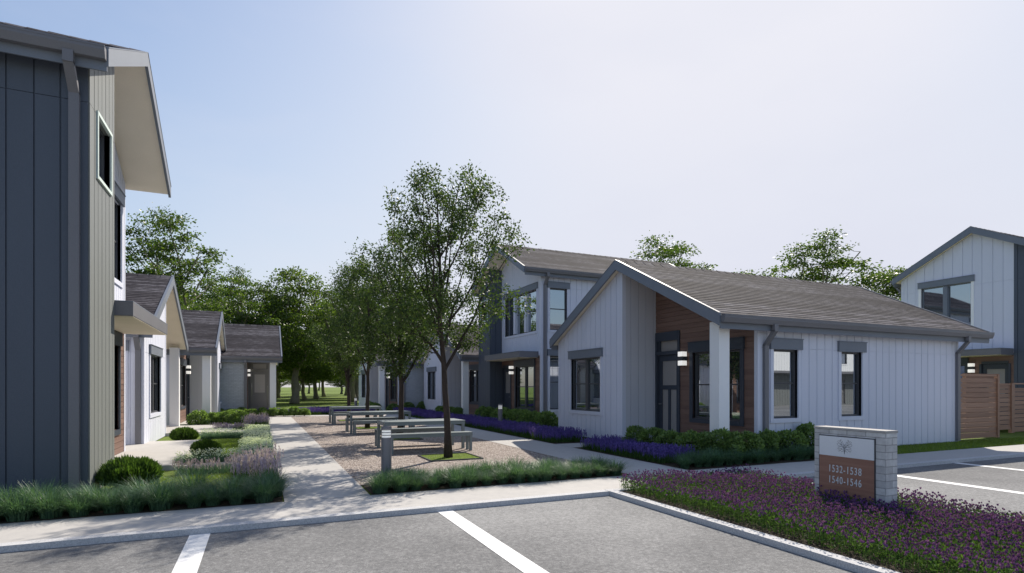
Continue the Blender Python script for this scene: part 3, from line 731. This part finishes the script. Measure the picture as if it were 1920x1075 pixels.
# ------------------------------------------------------------------ address sign
def sign():
    x, y0, y1, z = 6.70, 4.22, 5.15, 1.02
    t = thing('address_sign', 'pale brick monument sign with house numbers standing in the purple flower bed', 'sign', (x, y0, 0))
    m = MB(); m.box(x, x + .215, y0, y1, -.06, .99); m.build('brick_body', 'signbrick', t, bevel=.003)
    m = MB(); m.box(x - .006, x + .221, y0 - .006, y1 + .006, .991, 1.02); m.build('cap_stone', 'concrete', t, bevel=.003)
    f = Fr((x, y1), (0, -1), (-1, 0))     # u runs towards the camera (left to right as seen)
    a, b, zb, zm, zt = .085, .80, .10, .655, .905
    m = MB()
    for q in ((a - .012, a, zb - .012, zt + .012), (b, b + .012, zb - .012, zt + .012), (a, b, zt, zt + .012), (a, b, zb - .012, zb)): fbox(m, f, *q, .0, .010)
    m.build('panel_edge', 'darkframe', t)
    m = MB(); fbox(m, f, a, b, zb, zm, 0, .016); p = m.build('wood_panel', 'signwood', t)
    m = MB(); fbox(m, f, a, b, zm + .002, zt, 0, .020); q = m.build('white_panel', 'panel', t)
    def text(s, u, zc, size, par):
        c = bpy.data.curves.new('number', 'FONT'); c.body = s; c.size = size; c.extrude = .003; c.offset = .0004; c.space_character = 1.2; c.align_x = 'CENTER'
        o = bpy.data.objects.new('tmp', c); COL.objects.link(o); bpy.context.view_layer.update()
        me = bpy.data.meshes.new_from_object(o.evaluated_get(bpy.context.evaluated_depsgraph_get())); bpy.data.objects.remove(o)
        off = rootloc(par)
        for v in me.vertices:
            p_ = f.p(u + v.co.x * .66, zc + v.co.y, .017 + v.co.z + .003); v.co = Vector(p_) - off
        me.materials.clear(); me.materials.append(M['number'])
        n = bpy.data.objects.new('number', me); COL.objects.link(n); n.parent = par; n['label'] = 'raised white numbers ' + s
    um = (a + b) / 2 - .01
    text('1532-1538', um, .452, .130, p); text('1540-1546', um, .312, .130, p)
    # emblem: two mirrored sprays of fine leafless twigs meeting at a short stem
    e = MB(); uc, zc = (a + b) / 2 - .01, .785
    def br(pts, r=.0016): 
        for s in (-1, 1): e.tube([f.p(uc + s * u * .105, zc + v * .105, .0215) for u, v in pts], r, 4)
    br([(0, -.85), (.03, -.45), (.12, -.1), (.3, .15), (.35, .5), (.2, .62)], .0020); br([(.12, -.1), (.45, .05), (.8, .1), (.95, .3), (.8, .4)])
    br([(.3, .15), (.55, .4), (.62, .7), (.45, .8)]); br([(.3, .15), (.7, .35), (.88, .62), (.72, .7)]); br([(.03, -.45), (.3, -.25), (.6, -.2), (.9, -.3)])
    br([(.3, -.25), (.5, -.45), (.75, -.6)]); br([(.0, -.3), (.07, .1), (.0, .3)]); br([(.12, -.1), (.1, .25), (.2, .45)]); br([(.45, .05), (.6, -.02), (.85, -.12)]); br([(.5, -.45), (.6, -.4), (.85, -.45)])
    br([(.35, .5), (.48, .62), (.42, .9)]); br([(.05, -.5), (.2, -.52), (.38, -.62)])
    e.build('emblem', 'ink', q)
sign()

# ------------------------------------------------------------------ patios, steps, edging
def patio(label, boxes):
    m = MB()
    for b in boxes: m.box(*b)
    tag(m.build('patio', 'concrete', loc=(boxes[0][0], boxes[0][2], 0)), kind='structure')
patio('', [(-3.4, -1.45, 12.1, 17.6, -.05, .085), (-1.448, -1.1, 12.1, 12.9, -.05, .055)])
patio('', [(-4.0, -.9, 20.4, 24.2, -.05, .09), (-.898, -.5, 20.6, 21.6, -.05, .05)])
m = MB(); m.box(-1.05, -.35, 11.75, 11.83, -.05, .10); m.box(-1.05, .2, 12.22, 12.30, -.05, .07)
tag(m.build('edging', 'concrete'), kind='structure')

# ------------------------------------------------------------------ trees
def make_tree(name, label, cat, seed, env, trunk_top, r0, limbs, nclus, per, leaf, spread, mats, lean=(0, 0), flat=1.0, clear=0, group=None, loc=(0, 0, 0), limb_el=(45, 65), twig_r=.006, wob=.12):
    rnd = random.Random(seed); rng = np.random.default_rng(seed)
    zs = [e[0] for e in env]; rs = [e[1] for e in env]; H = zs[-1]
    Rz = lambda z: float(np.interp(z, zs, rs))
    t = thing(name, label, cat, loc, group); b = MB(); nodes = []; n = 12
    pts = []; rad = []
    ox = oy = 0
    for i in range(n + 1):
        z = trunk_top * i / n; ox += rnd.uniform(-wob, wob) * .3 + lean[0] / n; oy += rnd.uniform(-wob, wob) * .3 + lean[1] / n
        pts.append((ox * (i > 0), oy * (i > 0), z - (.05 if i == 0 else 0))); rad.append(r0 * (1 - .86 * (i / n) ** 1.1) * (1.35 if i == 0 else 1))
    b.tube(pts, rad, 10)
    for i, p in enumerate(pts):
        if p[2] > zs[0] * .8: nodes.append((*p, rad[i]))
    for k in range(limbs):
        f = (k + .5) / limbs; z0 = zs[0] * .78 + (trunk_top * .92 - zs[0] * .78) * f ** 1.15
        az = k * 2.4 + rnd.uniform(-.3, .3); el = R(rnd.uniform(*limb_el))
        base = np.array([np.interp(z0, [p[2] for p in pts], [p[j] for p in pts]) for j in range(3)]); base[2] = z0
        rr = float(np.interp(z0, [p[2] for p in pts], rad)) * .68
        L = 0; d = np.array([math.cos(az) * math.cos(el), math.sin(az) * math.cos(el), math.sin(el)]); P = [base]; step = H * .045
        for s_ in range(16):
            d = d + np.array([rnd.uniform(-.16, .16), rnd.uniform(-.16, .16), rnd.uniform(-.06, .13)]); d /= np.linalg.norm(d)
            q = P[-1] + d * step
            if math.hypot(q[0], q[1]) > Rz(q[2]) * .86 or q[2] > H * .96: break
            P.append(q)
        if len(P) < 3: continue
        ra = [max(rr * (1 - .85 * i / (len(P) - 1)), twig_r) for i in range(len(P))]
        b.tube(P, ra, 6, cap=False); nodes += [(*p, r_) for p, r_ in zip(P[1:], ra[1:])]
    # leaf clusters reached by twigs grown from the nearest branch
    C = []; lump = [(rnd.uniform(0, 6.28), rnd.uniform(zs[0], H), rnd.uniform(.3, .62)) for _ in range(18)]
    tries = 0
    while len(C) < nclus and tries < 60000:
        tries += 1
        z = rnd.uniform(zs[0], H); az = rnd.uniform(0, 6.28); Rm = Rz(z)
        for (la, lz, lw) in lump:
            if abs(((az - la + 3.14) % 6.28) - 3.14) < .42 and abs(z - lz) < H * .07: Rm *= (1 - lw)
        r = Rm * math.sqrt(rnd.uniform(.06, 1)); 
        if rnd.random() > (Rm + .15) / (max(rs) + .15): continue
        q = (r * math.cos(az), r * math.sin(az), z)
        if all((q[0] - c[0]) ** 2 + (q[1] - c[1]) ** 2 + ((q[2] - c[2]) / flat) ** 2 > (spread * .75) ** 2 for c in C[-120:]): C.append(q)
    nd = np.array(nodes); order = sorted(C, key=lambda c: float(np.min(np.linalg.norm(nd[:, :3] - np.array(c), axis=1))))
    for c in order:
        c = np.array(c); dv = nd[:, :3] - c; dist = np.linalg.norm(dv, axis=1) + np.maximum(dv[:, 2] + .15 * H * .1, 0) * 1.5
        i = int(np.argmin(dist)); s_ = nd[i, :3]; v = c - s_; Lg = np.linalg.norm(v)
        if Lg < .02: continue
        k1 = s_ + v * .35 + np.array([rnd.uniform(-.1, .1), rnd.uniform(-.1, .1), -.06]) * Lg; k2 = s_ + v * .7 + np.array([rnd.uniform(-.1, .1), rnd.uniform(-.1, .1), .02]) * Lg
        rr = min(nd[i, 3] * .6, twig_r * (1 + Lg)); rr = max(rr, twig_r * .6)
        b.tube([s_, k1, k2, c], [rr, rr * .8, rr * .6, rr * .35], 4, cap=False)
        nd = np.vstack([nd, [*k1, rr * .8], [*k2, rr * .6]])
    tr = b.build('trunk', mats[0], fix=False, smooth=True); tr.parent = t
    C = np.array(C); n = len(C) * per
    cc = np.repeat(C, per, 0); g = rng.normal(size=(n, 3)); sc = np.array([spread, spread, spread * flat]); g = g * sc * .55
    szc = np.repeat(rng.uniform(.7, 1.25, len(C)), per)[:, None]
    P_ = cc + g * szc
    D = unit(g + np.array([0, 0, -.35 * spread]) + rng.normal(size=(n, 3)) * spread * .6); Ls = leaf * rng.uniform(.6, 1.2, n)
    V = leaves(rng, P_, D, Ls, Ls * .30)
    quads('crown', V, [mats[1]], parent=t)
    return t
envC = [(2.35, .5), (2.8, 1.45), (3.4, 1.78), (4.3, 1.75), (5.1, 1.48), (5.8, 1.05), (6.25, .5)]
tA = make_tree('courtyard_tree', 'nearest slender courtyard tree on its own square of lawn before the first picnic table', 'tree', 11, envC, 5.8, .078, 18, 240, 100, .066, .17, ('bark', 'leafA'), lean=(-.22, .05), loc=(3.73, 11.73, 0), group='courtyard trees', limb_el=(48, 68), twig_r=.009)
envD = [(2.0, .4), (2.6, 1.4), (3.6, 1.85), (4.6, 1.7), (5.5, 1.2), (6.0, .7), (6.35, .2)]
tB = make_tree('courtyard_tree', 'courtyard tree second from the camera, between the first and middle picnic tables', 'tree', 23, envD, 6.0, .085, 16, 240, 92, .075, .19, ('bark', 'leafA'), loc=(3.75, 16.6, 0), group='courtyard trees', limb_el=(45, 65))
for (x, y, rz, s, src, lab) in ((3.62, 21.25, 2.1, 1.0, tA, 'courtyard tree third from the camera, between the middle and farthest picnic tables'), (3.70, 26.4, 4.0, 1.02, tB, 'farthest courtyard tree of the row, past the farthest picnic table')):
    c = copy_tree(src); c.location = (x, y, 0); c.rotation_euler = (0, 0, rz); c.scale = (s, s, s); c['label'] = lab
for i, y in enumerate((11.75, 16.6, 21.25, 26.4)):
    z = .02
    m = MB(); m.face([(3.22, y - .52, .004), (4.33, y - .52, .004), (4.33, y + .55, .004), (3.22, y + .55, .004)])
    tag(m.build('tree_lawn', 'lawn', fix=False), kind='structure')
    m = MB()
    for q in ((3.20, 4.35, y - .54, y - .52), (3.20, 4.35, y + .55, y + .57), (3.20, 3.22, y - .519, y + .549), (4.33, 4.35, y - .519, y + .549)): m.box(*q, -.03, .022)
    tag(m.build('lawn_edging', 'darkframe'), kind='structure')
# large park trees
envP = [(3.4, 1.8), (4.6, 4.6), (6.5, 5.6), (8.5, 5.0), (10.2, 3.4), (11.6, 1.6), (12.2, .5)]
P1 = make_tree('park_tree', 'broad park tree with a thick pale forked trunk, straight beyond the walkway', 'tree', 5, envP, 9.5, .36, 14, 240, 130, .23, .80, ('palebark', 'leafB'), flat=.42, loc=(2.8, 55, 0), group='park trees beyond the courtyard', limb_el=(25, 60), twig_r=.03, wob=.5)
envQ = [(4.5, 1.6), (6, 4.2), (8, 5.2), (10, 4.6), (11.5, 3.2), (13, 2.0), (14, .5)]
P2 = make_tree('park_tree', 'tall open-crowned tree rising over the left cottages, tallest on the left', 'tree', 9, envQ, 11, .34, 15, 140, 170, .20, .74, ('palebark', 'leafC'), flat=.36, loc=(-6.0, 44, 0), group='park trees beyond the courtyard', limb_el=(20, 55), twig_r=.035, wob=.6)
def put(src, x, y, rz, s, lab, sz=None):
    c = copy_tree(src); c.location = (x, y, 0); c.rotation_euler = (0, 0, rz); c.scale = (s, s, sz or s); c['label'] = lab; return c
P2.scale = (.95, .95, .95)
put(P2, -13.5, 46, 1.0, .92, 'tree mostly hidden behind the charcoal house, left of the tallest left tree')
put(P2, -1.6, 52, 2.2, .80, 'tree between the tallest left tree and the pale forked one, above the far left cottage')
put(P1, -4.5, 60, 1.1, .95, 'rounder dark tree behind the far left cottage roof')
put(P2, 1.2, 66, 4.1, .78, 'light topped tree just left of the pale forked trunk')
put(P1, 8.5, 58, 3.0, .92, 'dense park tree with its trunk beside the far painted brick cottage')
put(P1, 12.8, 50, 4.4, .72, 'park tree rising behind the far painted brick cottage')
put(P1, 20.5, 62, .7, .72, 'small crown showing above the roofs left of the middle two-storey house')
put(P2, 29.5, 36.5, .4, 1.12, 'open-crowned tree above the ridge, left one of the pair behind the nearest cottage', .96)
put(P2, 37.5, 36.0, 3.2, 1.08, 'lower spray of leaves between the two treetops behind the nearest cottage', .80)
put(P2, 36.5, 27.5, 2.6, 1.08, 'leafy treetop above the ridge, right one of the pair behind the nearest cottage', .88)
put(P1, 39.5, 24.5, 5.0, .95, 'treetop touching the gable of the house at the right edge', .78)
lab = 'dark leafy tree with a thin trunk in the park wood beyond the courtyard'
for (x, y, rz, s) in ((-9, 72, .3, .8), (-3.2, 78, 1.9, .75), (2.2, 84, 2.8, .8), (6.5, 76, .9, .78), (12.5, 82, 5.2, .85), (10.6, 70, 3.3, .8), (16.5, 72, 2.0, .8), (21, 84, 4.0, .85), (-12, 60, 4.9, .9), (5.0, 98, 1.3, .85), (-2, 102, 3.7, .9), (14, 104, .1, .9), (24, 100, 2.2, .9)):
    put(P1, x, y, rz, s, lab)
rnd = random.Random(31)
for i in range(17):
    put(P1, -30 + i * 5.6 + rnd.uniform(-1.5, 1.5), 128 + rnd.uniform(-9, 9), rnd.uniform(0, 6), rnd.uniform(.62, .8), 'low crowned tree of the dark belt behind the park wood', rnd.uniform(.45, .6))
for i, (x, y) in enumerate(((-22, 48), (-27, 57), (-20, 66), (-30, 70))): put(P1, x, y, i * 1.7, .85, 'leafy tree added out of view far left, for the window reflections')  # trees added out of view to fill the gap mirrored in the panes
for (x, y, rz, s) in ((4.6, 68, 2.0, .62), (9.0, 92, 1.0, .75), (.5, 92, .6, .7)): put(P1, x, y, rz, s, lab)
lab = 'small distant tree at the far side of the park meadow'
rnd = random.Random(77)
for i in range(26):
    x = -70 + i * 7.5 + rnd.uniform(-2, 2); put(P1, x, 225 + rnd.uniform(-15, 15), rnd.uniform(0, 6), rnd.uniform(.75, 1.0), lab)

# ------------------------------------------------------------------ shrubs
def shrub_mesh(name, label, cat, seed, rx, ry, rz_, nleaf, leaf, mat, loc, group, up=.2, wd=.3, rn=.55, la=.26):
    rng = np.random.default_rng(seed); t = thing(name, label, cat, loc, group)
    th = rng.uniform(0, 6.283, nleaf); u = rng.uniform(-.25, 1, nleaf); s = np.sqrt(1 - u * u)
    dirs = np.stack([s * np.cos(th), s * np.sin(th), u], 1)
    lump = unit(rng.normal(size=(18, 3))); lump[:, 2] = abs(lump[:, 2]); amp = (dirs @ lump.T); bump = (np.exp((amp - 1) * 14)).sum(1)
    rr = (.98 - la + la * np.minimum(bump, 1.2)) * rng.uniform(.72, 1.03, nleaf) ** .5
    P = dirs * rr[:, None] * np.array([rx, ry, rz_ * .72]) + np.array([0, 0, rz_ * .30]); P[:, 2] = np.maximum(P[:, 2], .01)
    D = unit(dirs * .8 + np.array([0, 0, up]) + rng.normal(size=(nleaf, 3)) * rn)
    Ls = leaf * rng.uniform(.6, 1.25, nleaf)
    quads('foliage', leaves(rng, P, D, Ls, Ls * wd), [mat], parent=t)
    b = MB()
    for i in range(9):
        a = i * .7; e = (.55 * rx * math.cos(a), .55 * ry * math.sin(a), rz_ * .6); b.tube([(0, 0, -.02), (e[0] * .4, e[1] * .4, rz_ * .3), e], [.014, .01, .005], 5)
    o = b.build('stem', 'bark', fix=False); o.parent = t
    return t
G = 'low boxwood shrubs along the house fronts'
bx = shrub_mesh('boxwood_shrub', 'leafy shrub before the nearest cottage porch, leftmost of its row', 'shrub', 3, .34, .34, .52, 3000, .06, 'box', (8.45, 11.4, 0), G, la=.45, rn=.75)
bx2 = shrub_mesh('boxwood_shrub', 'second leafy shrub from the left before the nearest cottage porch', 'shrub', 4, .36, .34, .56, 3000, .06, 'box', (8.5, 10.75, 0), G, la=.45, rn=.75)
def cp(src, x, y, s, lab, rz=None, grp=None):
    c = copy_tree(src); c.location = (x, y, 0); c.rotation_euler = (0, 0, (x * 7 + y * 3) % 6.28 if rz is None else rz); c.scale = (s, s, s * (.95 + .1 * math.sin(x * 5))); c['label'] = lab
    if grp: c['group'] = grp
    return c
L = ['third leafy shrub from the left, below the front door of the nearest cottage', 'fourth leafy shrub from the left, just left of the white porch post', 'leafy shrub right in front of the white porch post', 'leafy shrub before the wood cladding, right of the white porch post', 'leafy shrub under the downspout at the cottage corner', 'leafy shrub under the first tall window of the nearest cottage', 'leafy shrub half hidden by the brick address sign']
for i, ((x, y), l) in enumerate(zip(((8.5, 10.1), (8.6, 9.5), (8.95, 9.0), (9.55, 8.98), (10.15, 8.98), (10.8, 8.96), (11.5, 8.95)), L)): cp((bx, bx2)[i % 2], x, y, 1.12 * (1.0, 1.05, .98, 1.0, .92, .98, 1.05)[i], l)
for nm, X_, ys in (('the middle two-storey house', 9.0, (17.3, 18.1, 18.9, 19.8, 20.6, 21.4, 22.3, 23.2)), ('the cottage just past the middle two-storey house', 8.45, (25.4, 26.2, 27.0, 27.9)), ('the far painted brick cottage on the right', 6.2, (33.3, 34.6, 36.0))):
    for i, y in enumerate(ys): cp((bx, bx2)[i % 2], X_ + .1 * math.sin(y * 3), y, 1.15, '%s shrub from the near end along %s' % (('first', 'second', 'third', 'fourth', 'fifth', 'sixth', 'seventh', 'eighth')[i], nm), grp='shrubs along ' + nm)
for i in range(3): cp(bx, 7.2 + i * .9, 33.4, 1.1, 'leafy shrub in the row along the far painted brick cottage on the right', grp='shrubs along the far painted brick cottage on the right')
for i in range(7): cp((bx, bx2)[i % 2], -1.7 + i * .55, 33.25 - 2.05, .95, 'leafy shrub in the row before the far left painted brick cottage', grp='shrubs before the far left painted brick cottage') if False else None
for i in range(9): cp((bx, bx2)[i % 2], -1.9 + i * .5, 31.5 if i < 5 else 31.55, .85, 'yellow-green shrub in the row below the far left painted brick cottage', grp='shrubs below the far left painted brick cottage')
for i, (x, y) in enumerate(((-1.75, 24.9), (-1.2, 25.0), (-.75, 24.8), (-2.2, 24.8), (-1.5, 25.4), (-.95, 25.5))): cp((bx, bx2)[i % 2], x, y, 1.05, 'leafy shrub between the two left cottages', grp='shrubs between the two left cottages')
G = 'rounded rosemary shrubs beside the left patio'
r1 = shrub_mesh('rosemary_shrub', 'wide dark rounded shrub at the corner of the charcoal house, nearest the grass strip', 'shrub', 7, .36, .34, .40, 7000, .11, 'cone', (-1.80, 10.1, 0), G, up=1.3, wd=.11, rn=.35, la=.24)
cp(r1, -1.08, 13.75, .82, 'dark rounded shrub in the middle, between the patio and the small lawn', grp=G); cp(r1, -1.95, 18.0, .88, 'dark rounded shrub against the cream cottage wall at the far edge of the patio', grp=G)

# ------------------------------------------------------------------ ornamental grass clumps
def grass_clump(seed, label, loc, group, n=480, H=.34):
    rng = np.random.default_rng(seed); t = thing('grass_clump', label, 'ornamental grass', loc, group)
    r = .10 * np.sqrt(rng.uniform(0, 1, n)); a = rng.uniform(0, 6.28, n)
    C = np.stack([r * np.cos(a), r * np.sin(a), np.full(n, -.01)], 1)
    V = blades(rng, C, a + rng.normal(0, .5, n), rng.uniform(.15, 1.45, n), H * rng.uniform(.6, 1.15, n), rng.uniform(.0022, .0042, n), 4)
    quads('blades', V, ['liri'], parent=t); return t
GL = 'grass clumps in the strip before the charcoal house'
ga = grass_clump(1, 'arching green grass clump in the strip before the charcoal house', (-3.3, 8.42, 0), GL)
gb = grass_clump(2, 'arching green grass clump in the strip before the charcoal house', (-3.0, 8.75, 0), GL, H=.31)
rnd = random.Random(8)
def clump(x, y, lab, grp, s=1.0):
    c = copy_tree(rnd.choice((ga, gb))); c.location = (x, y, 0); k = s * rnd.uniform(.74, 1.2); c.scale = (k, k, k * rnd.uniform(.9, 1.1)); c.rotation_euler = (0, 0, rnd.uniform(0, 6.28)); c['label'] = lab; c['group'] = grp
for j, y in enumerate((8.30, 8.60, 8.90)):
    x = -4.6 + .15 * j
    while x < .2:
        if not (y > 8.9 and x > -1.7): clump(x + rnd.uniform(-.05, .05), y + rnd.uniform(-.05, .05), 'arching green grass clump in the strip before the charcoal house', GL)
        x += .29
for j, y in enumerate((8.28, 8.56, 8.84)):
    x = 1.62 + .13 * j
    while x < 5.75:
        if abs(x - 1.83) + abs(y - 9.0) > .17: clump(x + rnd.uniform(-.05, .05), y + rnd.uniform(-.05, .05), 'dense grass clump in the strip between the sidewalk and the gravel', 'grass clumps before the gravel', .92)
        x += .27
for j, y in enumerate((8.42, 8.70)):
    x = 7.4 + .13 * j
    while x < 13.2:
        clump(x + rnd.uniform(-.05, .05), y + rnd.uniform(-.04, .04), 'low grass clump in the strip before the nearest cottage', 'grass clumps before the nearest cottage', .9)
        x += .27

# ------------------------------------------------------------------ flower beds (uncountable)
def bed(name, label, cat, seed, rects, dens, H, mats, headh, headr, leafper=3, base=.0, k=3, kind='stuff', spike=False, bladew=.003, bushy=False):
    rng = np.random.default_rng(seed); Q = []; MI = []
    for (x0, x1, y0, y1) in rects:
        n = int((x1 - x0) * (y1 - y0) * dens)
        x = rng.uniform(x0, x1, n) + rng.normal(0, .035, n); y = rng.uniform(y0, y1, n) + rng.normal(0, .035, n); hh = H * rng.uniform(.62, 1.12, n)
        hh = hh * (1 + .12 * np.sin(x * 3.1 + y * 2.3))
        C = np.stack([x, y, np.full(n, base)], 1)
        az = rng.uniform(0, 6.28, n); ln = rng.uniform(.05, .35, n)
        b = blades(rng, C, az, ln, hh, np.full(n, .0016), 2); Q.append(b); MI.append(np.zeros(len(b)))
        tip = C + np.stack([np.cos(az) * ln * hh, np.sin(az) * ln * hh, hh * (1 - .32 * ln)], 1)
        if spike:
            for t_ in range(5):
                o = tip + np.stack([0 * hh, 0 * hh, 0 * hh - headh * t_ * .22], 1)
                q = head(rng, o, np.full(n, headh * .4), headr * (1 - .08 * t_) * rng.uniform(.7, 1.1, n), 2); Q.append(q); MI.append(np.ones(len(q)))
        else:
            q = head(rng, tip - np.array([0, 0, .004]), headh * rng.uniform(.7, 1.2, n), headr * rng.uniform(.7, 1.2, n), k); Q.append(q); MI.append(np.ones(len(q)))
        nl = n * leafper
        C2 = np.stack([rng.uniform(x0, x1, nl), rng.uniform(y0, y1, nl), np.full(nl, base)], 1)
        if bushy:
            C2[:, 2] += H * rng.uniform(.02, .78, nl); D = unit(rng.normal(size=(nl, 3)) + np.array([0, 0, .6])); Ls = rng.uniform(.025, .06, nl)
            q = leaves(rng, C2, D, Ls, Ls * .13); Q.append(q); MI.append(np.zeros(len(q))); continue
        b = blades(rng, C2, rng.uniform(0, 6.28, nl), rng.uniform(.1, .8, nl), H * rng.uniform(.35, .82, nl), np.full(nl, bladew), 2); Q.append(b); MI.append(np.zeros(len(b)))
    V = np.concatenate(Q); MI = np.concatenate(MI); c = V.reshape(-1, 3)[:, :2].mean(0)
    V = V - np.array([c[0], c[1], 0])
    o = quads(name, V, mats, MI, loc=(float(c[0]), float(c[1]), 0))
    return tag(o, label, cat, kind=kind)
bed('flower_bed', 'dense bed of small purple flowers filling the kerbed parking island round the sign', 'flower bed', 31, [(4.90, 7.35, 1.6, 6.95), (4.95, 6.2, 6.95, 7.1), (7.35, 7.5, 1.6, 4.6)], 780, .215, ['stem', 'magenta'], .028, .0105, leafper=6, k=4, bladew=.0026, bushy=True)
bed('violet_bed', 'violet flower strip along the far walk before the middle two-storey house', 'flower bed', 32, [(7.28, 8.35, 13.55, 24.0)], 520, .30, ['stem', 'purple'], .11, .010, spike=True, leafper=3)
bed('violet_bed', 'violet flower strip before the nearest cottage porch, in front of the shrubs', 'flower bed', 33, [(7.30, 8.2, 9.0, 12.1)], 560, .27, ['stem', 'purple'], .11, .010, spike=True, leafper=4)
bed('violet_bed', 'violet flower strip along the farther cottages on the right', 'flower bed', 34, [(7.0, 8.1, 24.0, 32.6)], 330, .30, ['stem', 'purple'], .13, .015, spike=True, leafper=3)
bed('violet_bed', 'violet flower strip across the far end of the walkway', 'flower bed', 35, [(-1.5, 6.0, 32.35, 33.3), (1.8, 4.6, 33.3, 35.2)], 330, .32, ['stem', 'purple'], .13, .016, spike=True, leafper=3)
bed('white_flower_bed', 'white flower strip along the left edge of the walkway and round the small lawn', 'flower bed', 36, [(-.42, .22, 12.6, 21.4), (-1.5, -.42, 12.35, 12.9), (-1.6, -.42, 18.6, 19.2)], 800, .26, ['fblue', 'whitefl'], .019, .015, leafper=10, k=2)
bed('lilac_bed', 'low lilac flower row crossing the left garden behind the front lawn', 'flower bed', 37, [(-1.35, -.38, 11.1, 11.6)], 330, .26, ['fblue', 'lilac'], .08, .008, spike=True, leafper=6)
bed('lilac_bed', 'low lilac flower row at the far porch slab', 'flower bed', 38, [(-1.5, -.3, 21.9, 22.5), (-1.3, -.3, 29.4, 30.6)], 300, .25, ['fblue', 'lilac'], .1, .012, spike=True, leafper=4)
def lilac(seed, label, x0, x1, y0, y1, H):
    o = bed('lavender_shrub', label, 'lavender', seed, [(x0, x1, y0, y1)], 300, H, ['stem', 'lilac'], .13, .009, spike=True, leafper=6, kind=None, bladew=.004); return o
lilac(41, 'tall lilac flowering clump at the near corner of the walkway behind the grass strip', -.40, .24, 9.25, 11.3, .42)
lilac(42, 'pinkish lilac clump at the far end of the white flower strip', -.50, .24, 22.4, 25.0, .42)

# ------------------------------------------------------------------ grass blades on the near lawns
def turf(name, label, seed, rects, dens, H=.035):
    rng = np.random.default_rng(seed); Q = []
    for (x0, x1, y0, y1) in rects:
        n = int((x1 - x0) * (y1 - y0) * dens); C = np.stack([rng.uniform(x0, x1, n), rng.uniform(y0, y1, n), np.full(n, -.012)], 1)
        Q.append(blades(rng, C, rng.uniform(0, 6.28, n), rng.uniform(.2, 1, n), H * rng.uniform(.6, 1.3, n), np.full(n, .004), 1))
    tag(quads(name, np.concatenate(Q), ['lawnb']), label, 'grass', kind='stuff')
turf('grass', 'short sunlit grass of the small left garden lawns', 51, [(-2.0, -.2, 9.0, 11.2), (-1.3, -.4, 12.9, 18.6), (-1.4, -.3, 22.5, 25.5), (-1.6, -.3, 26.0, 29.4)], 2600, .045)
turf('grass', 'short grass strip between the sidewalk and the nearest cottage', 52, [(12.9, 27, 8.15, 9.25)], 1300, .06)
turf('grass', 'short grass in the square lawn plots under the courtyard trees', 53, [(3.23, 4.32, y - .51, y + .54) for y in (11.75, 16.6, 21.25)], 2600, .035)
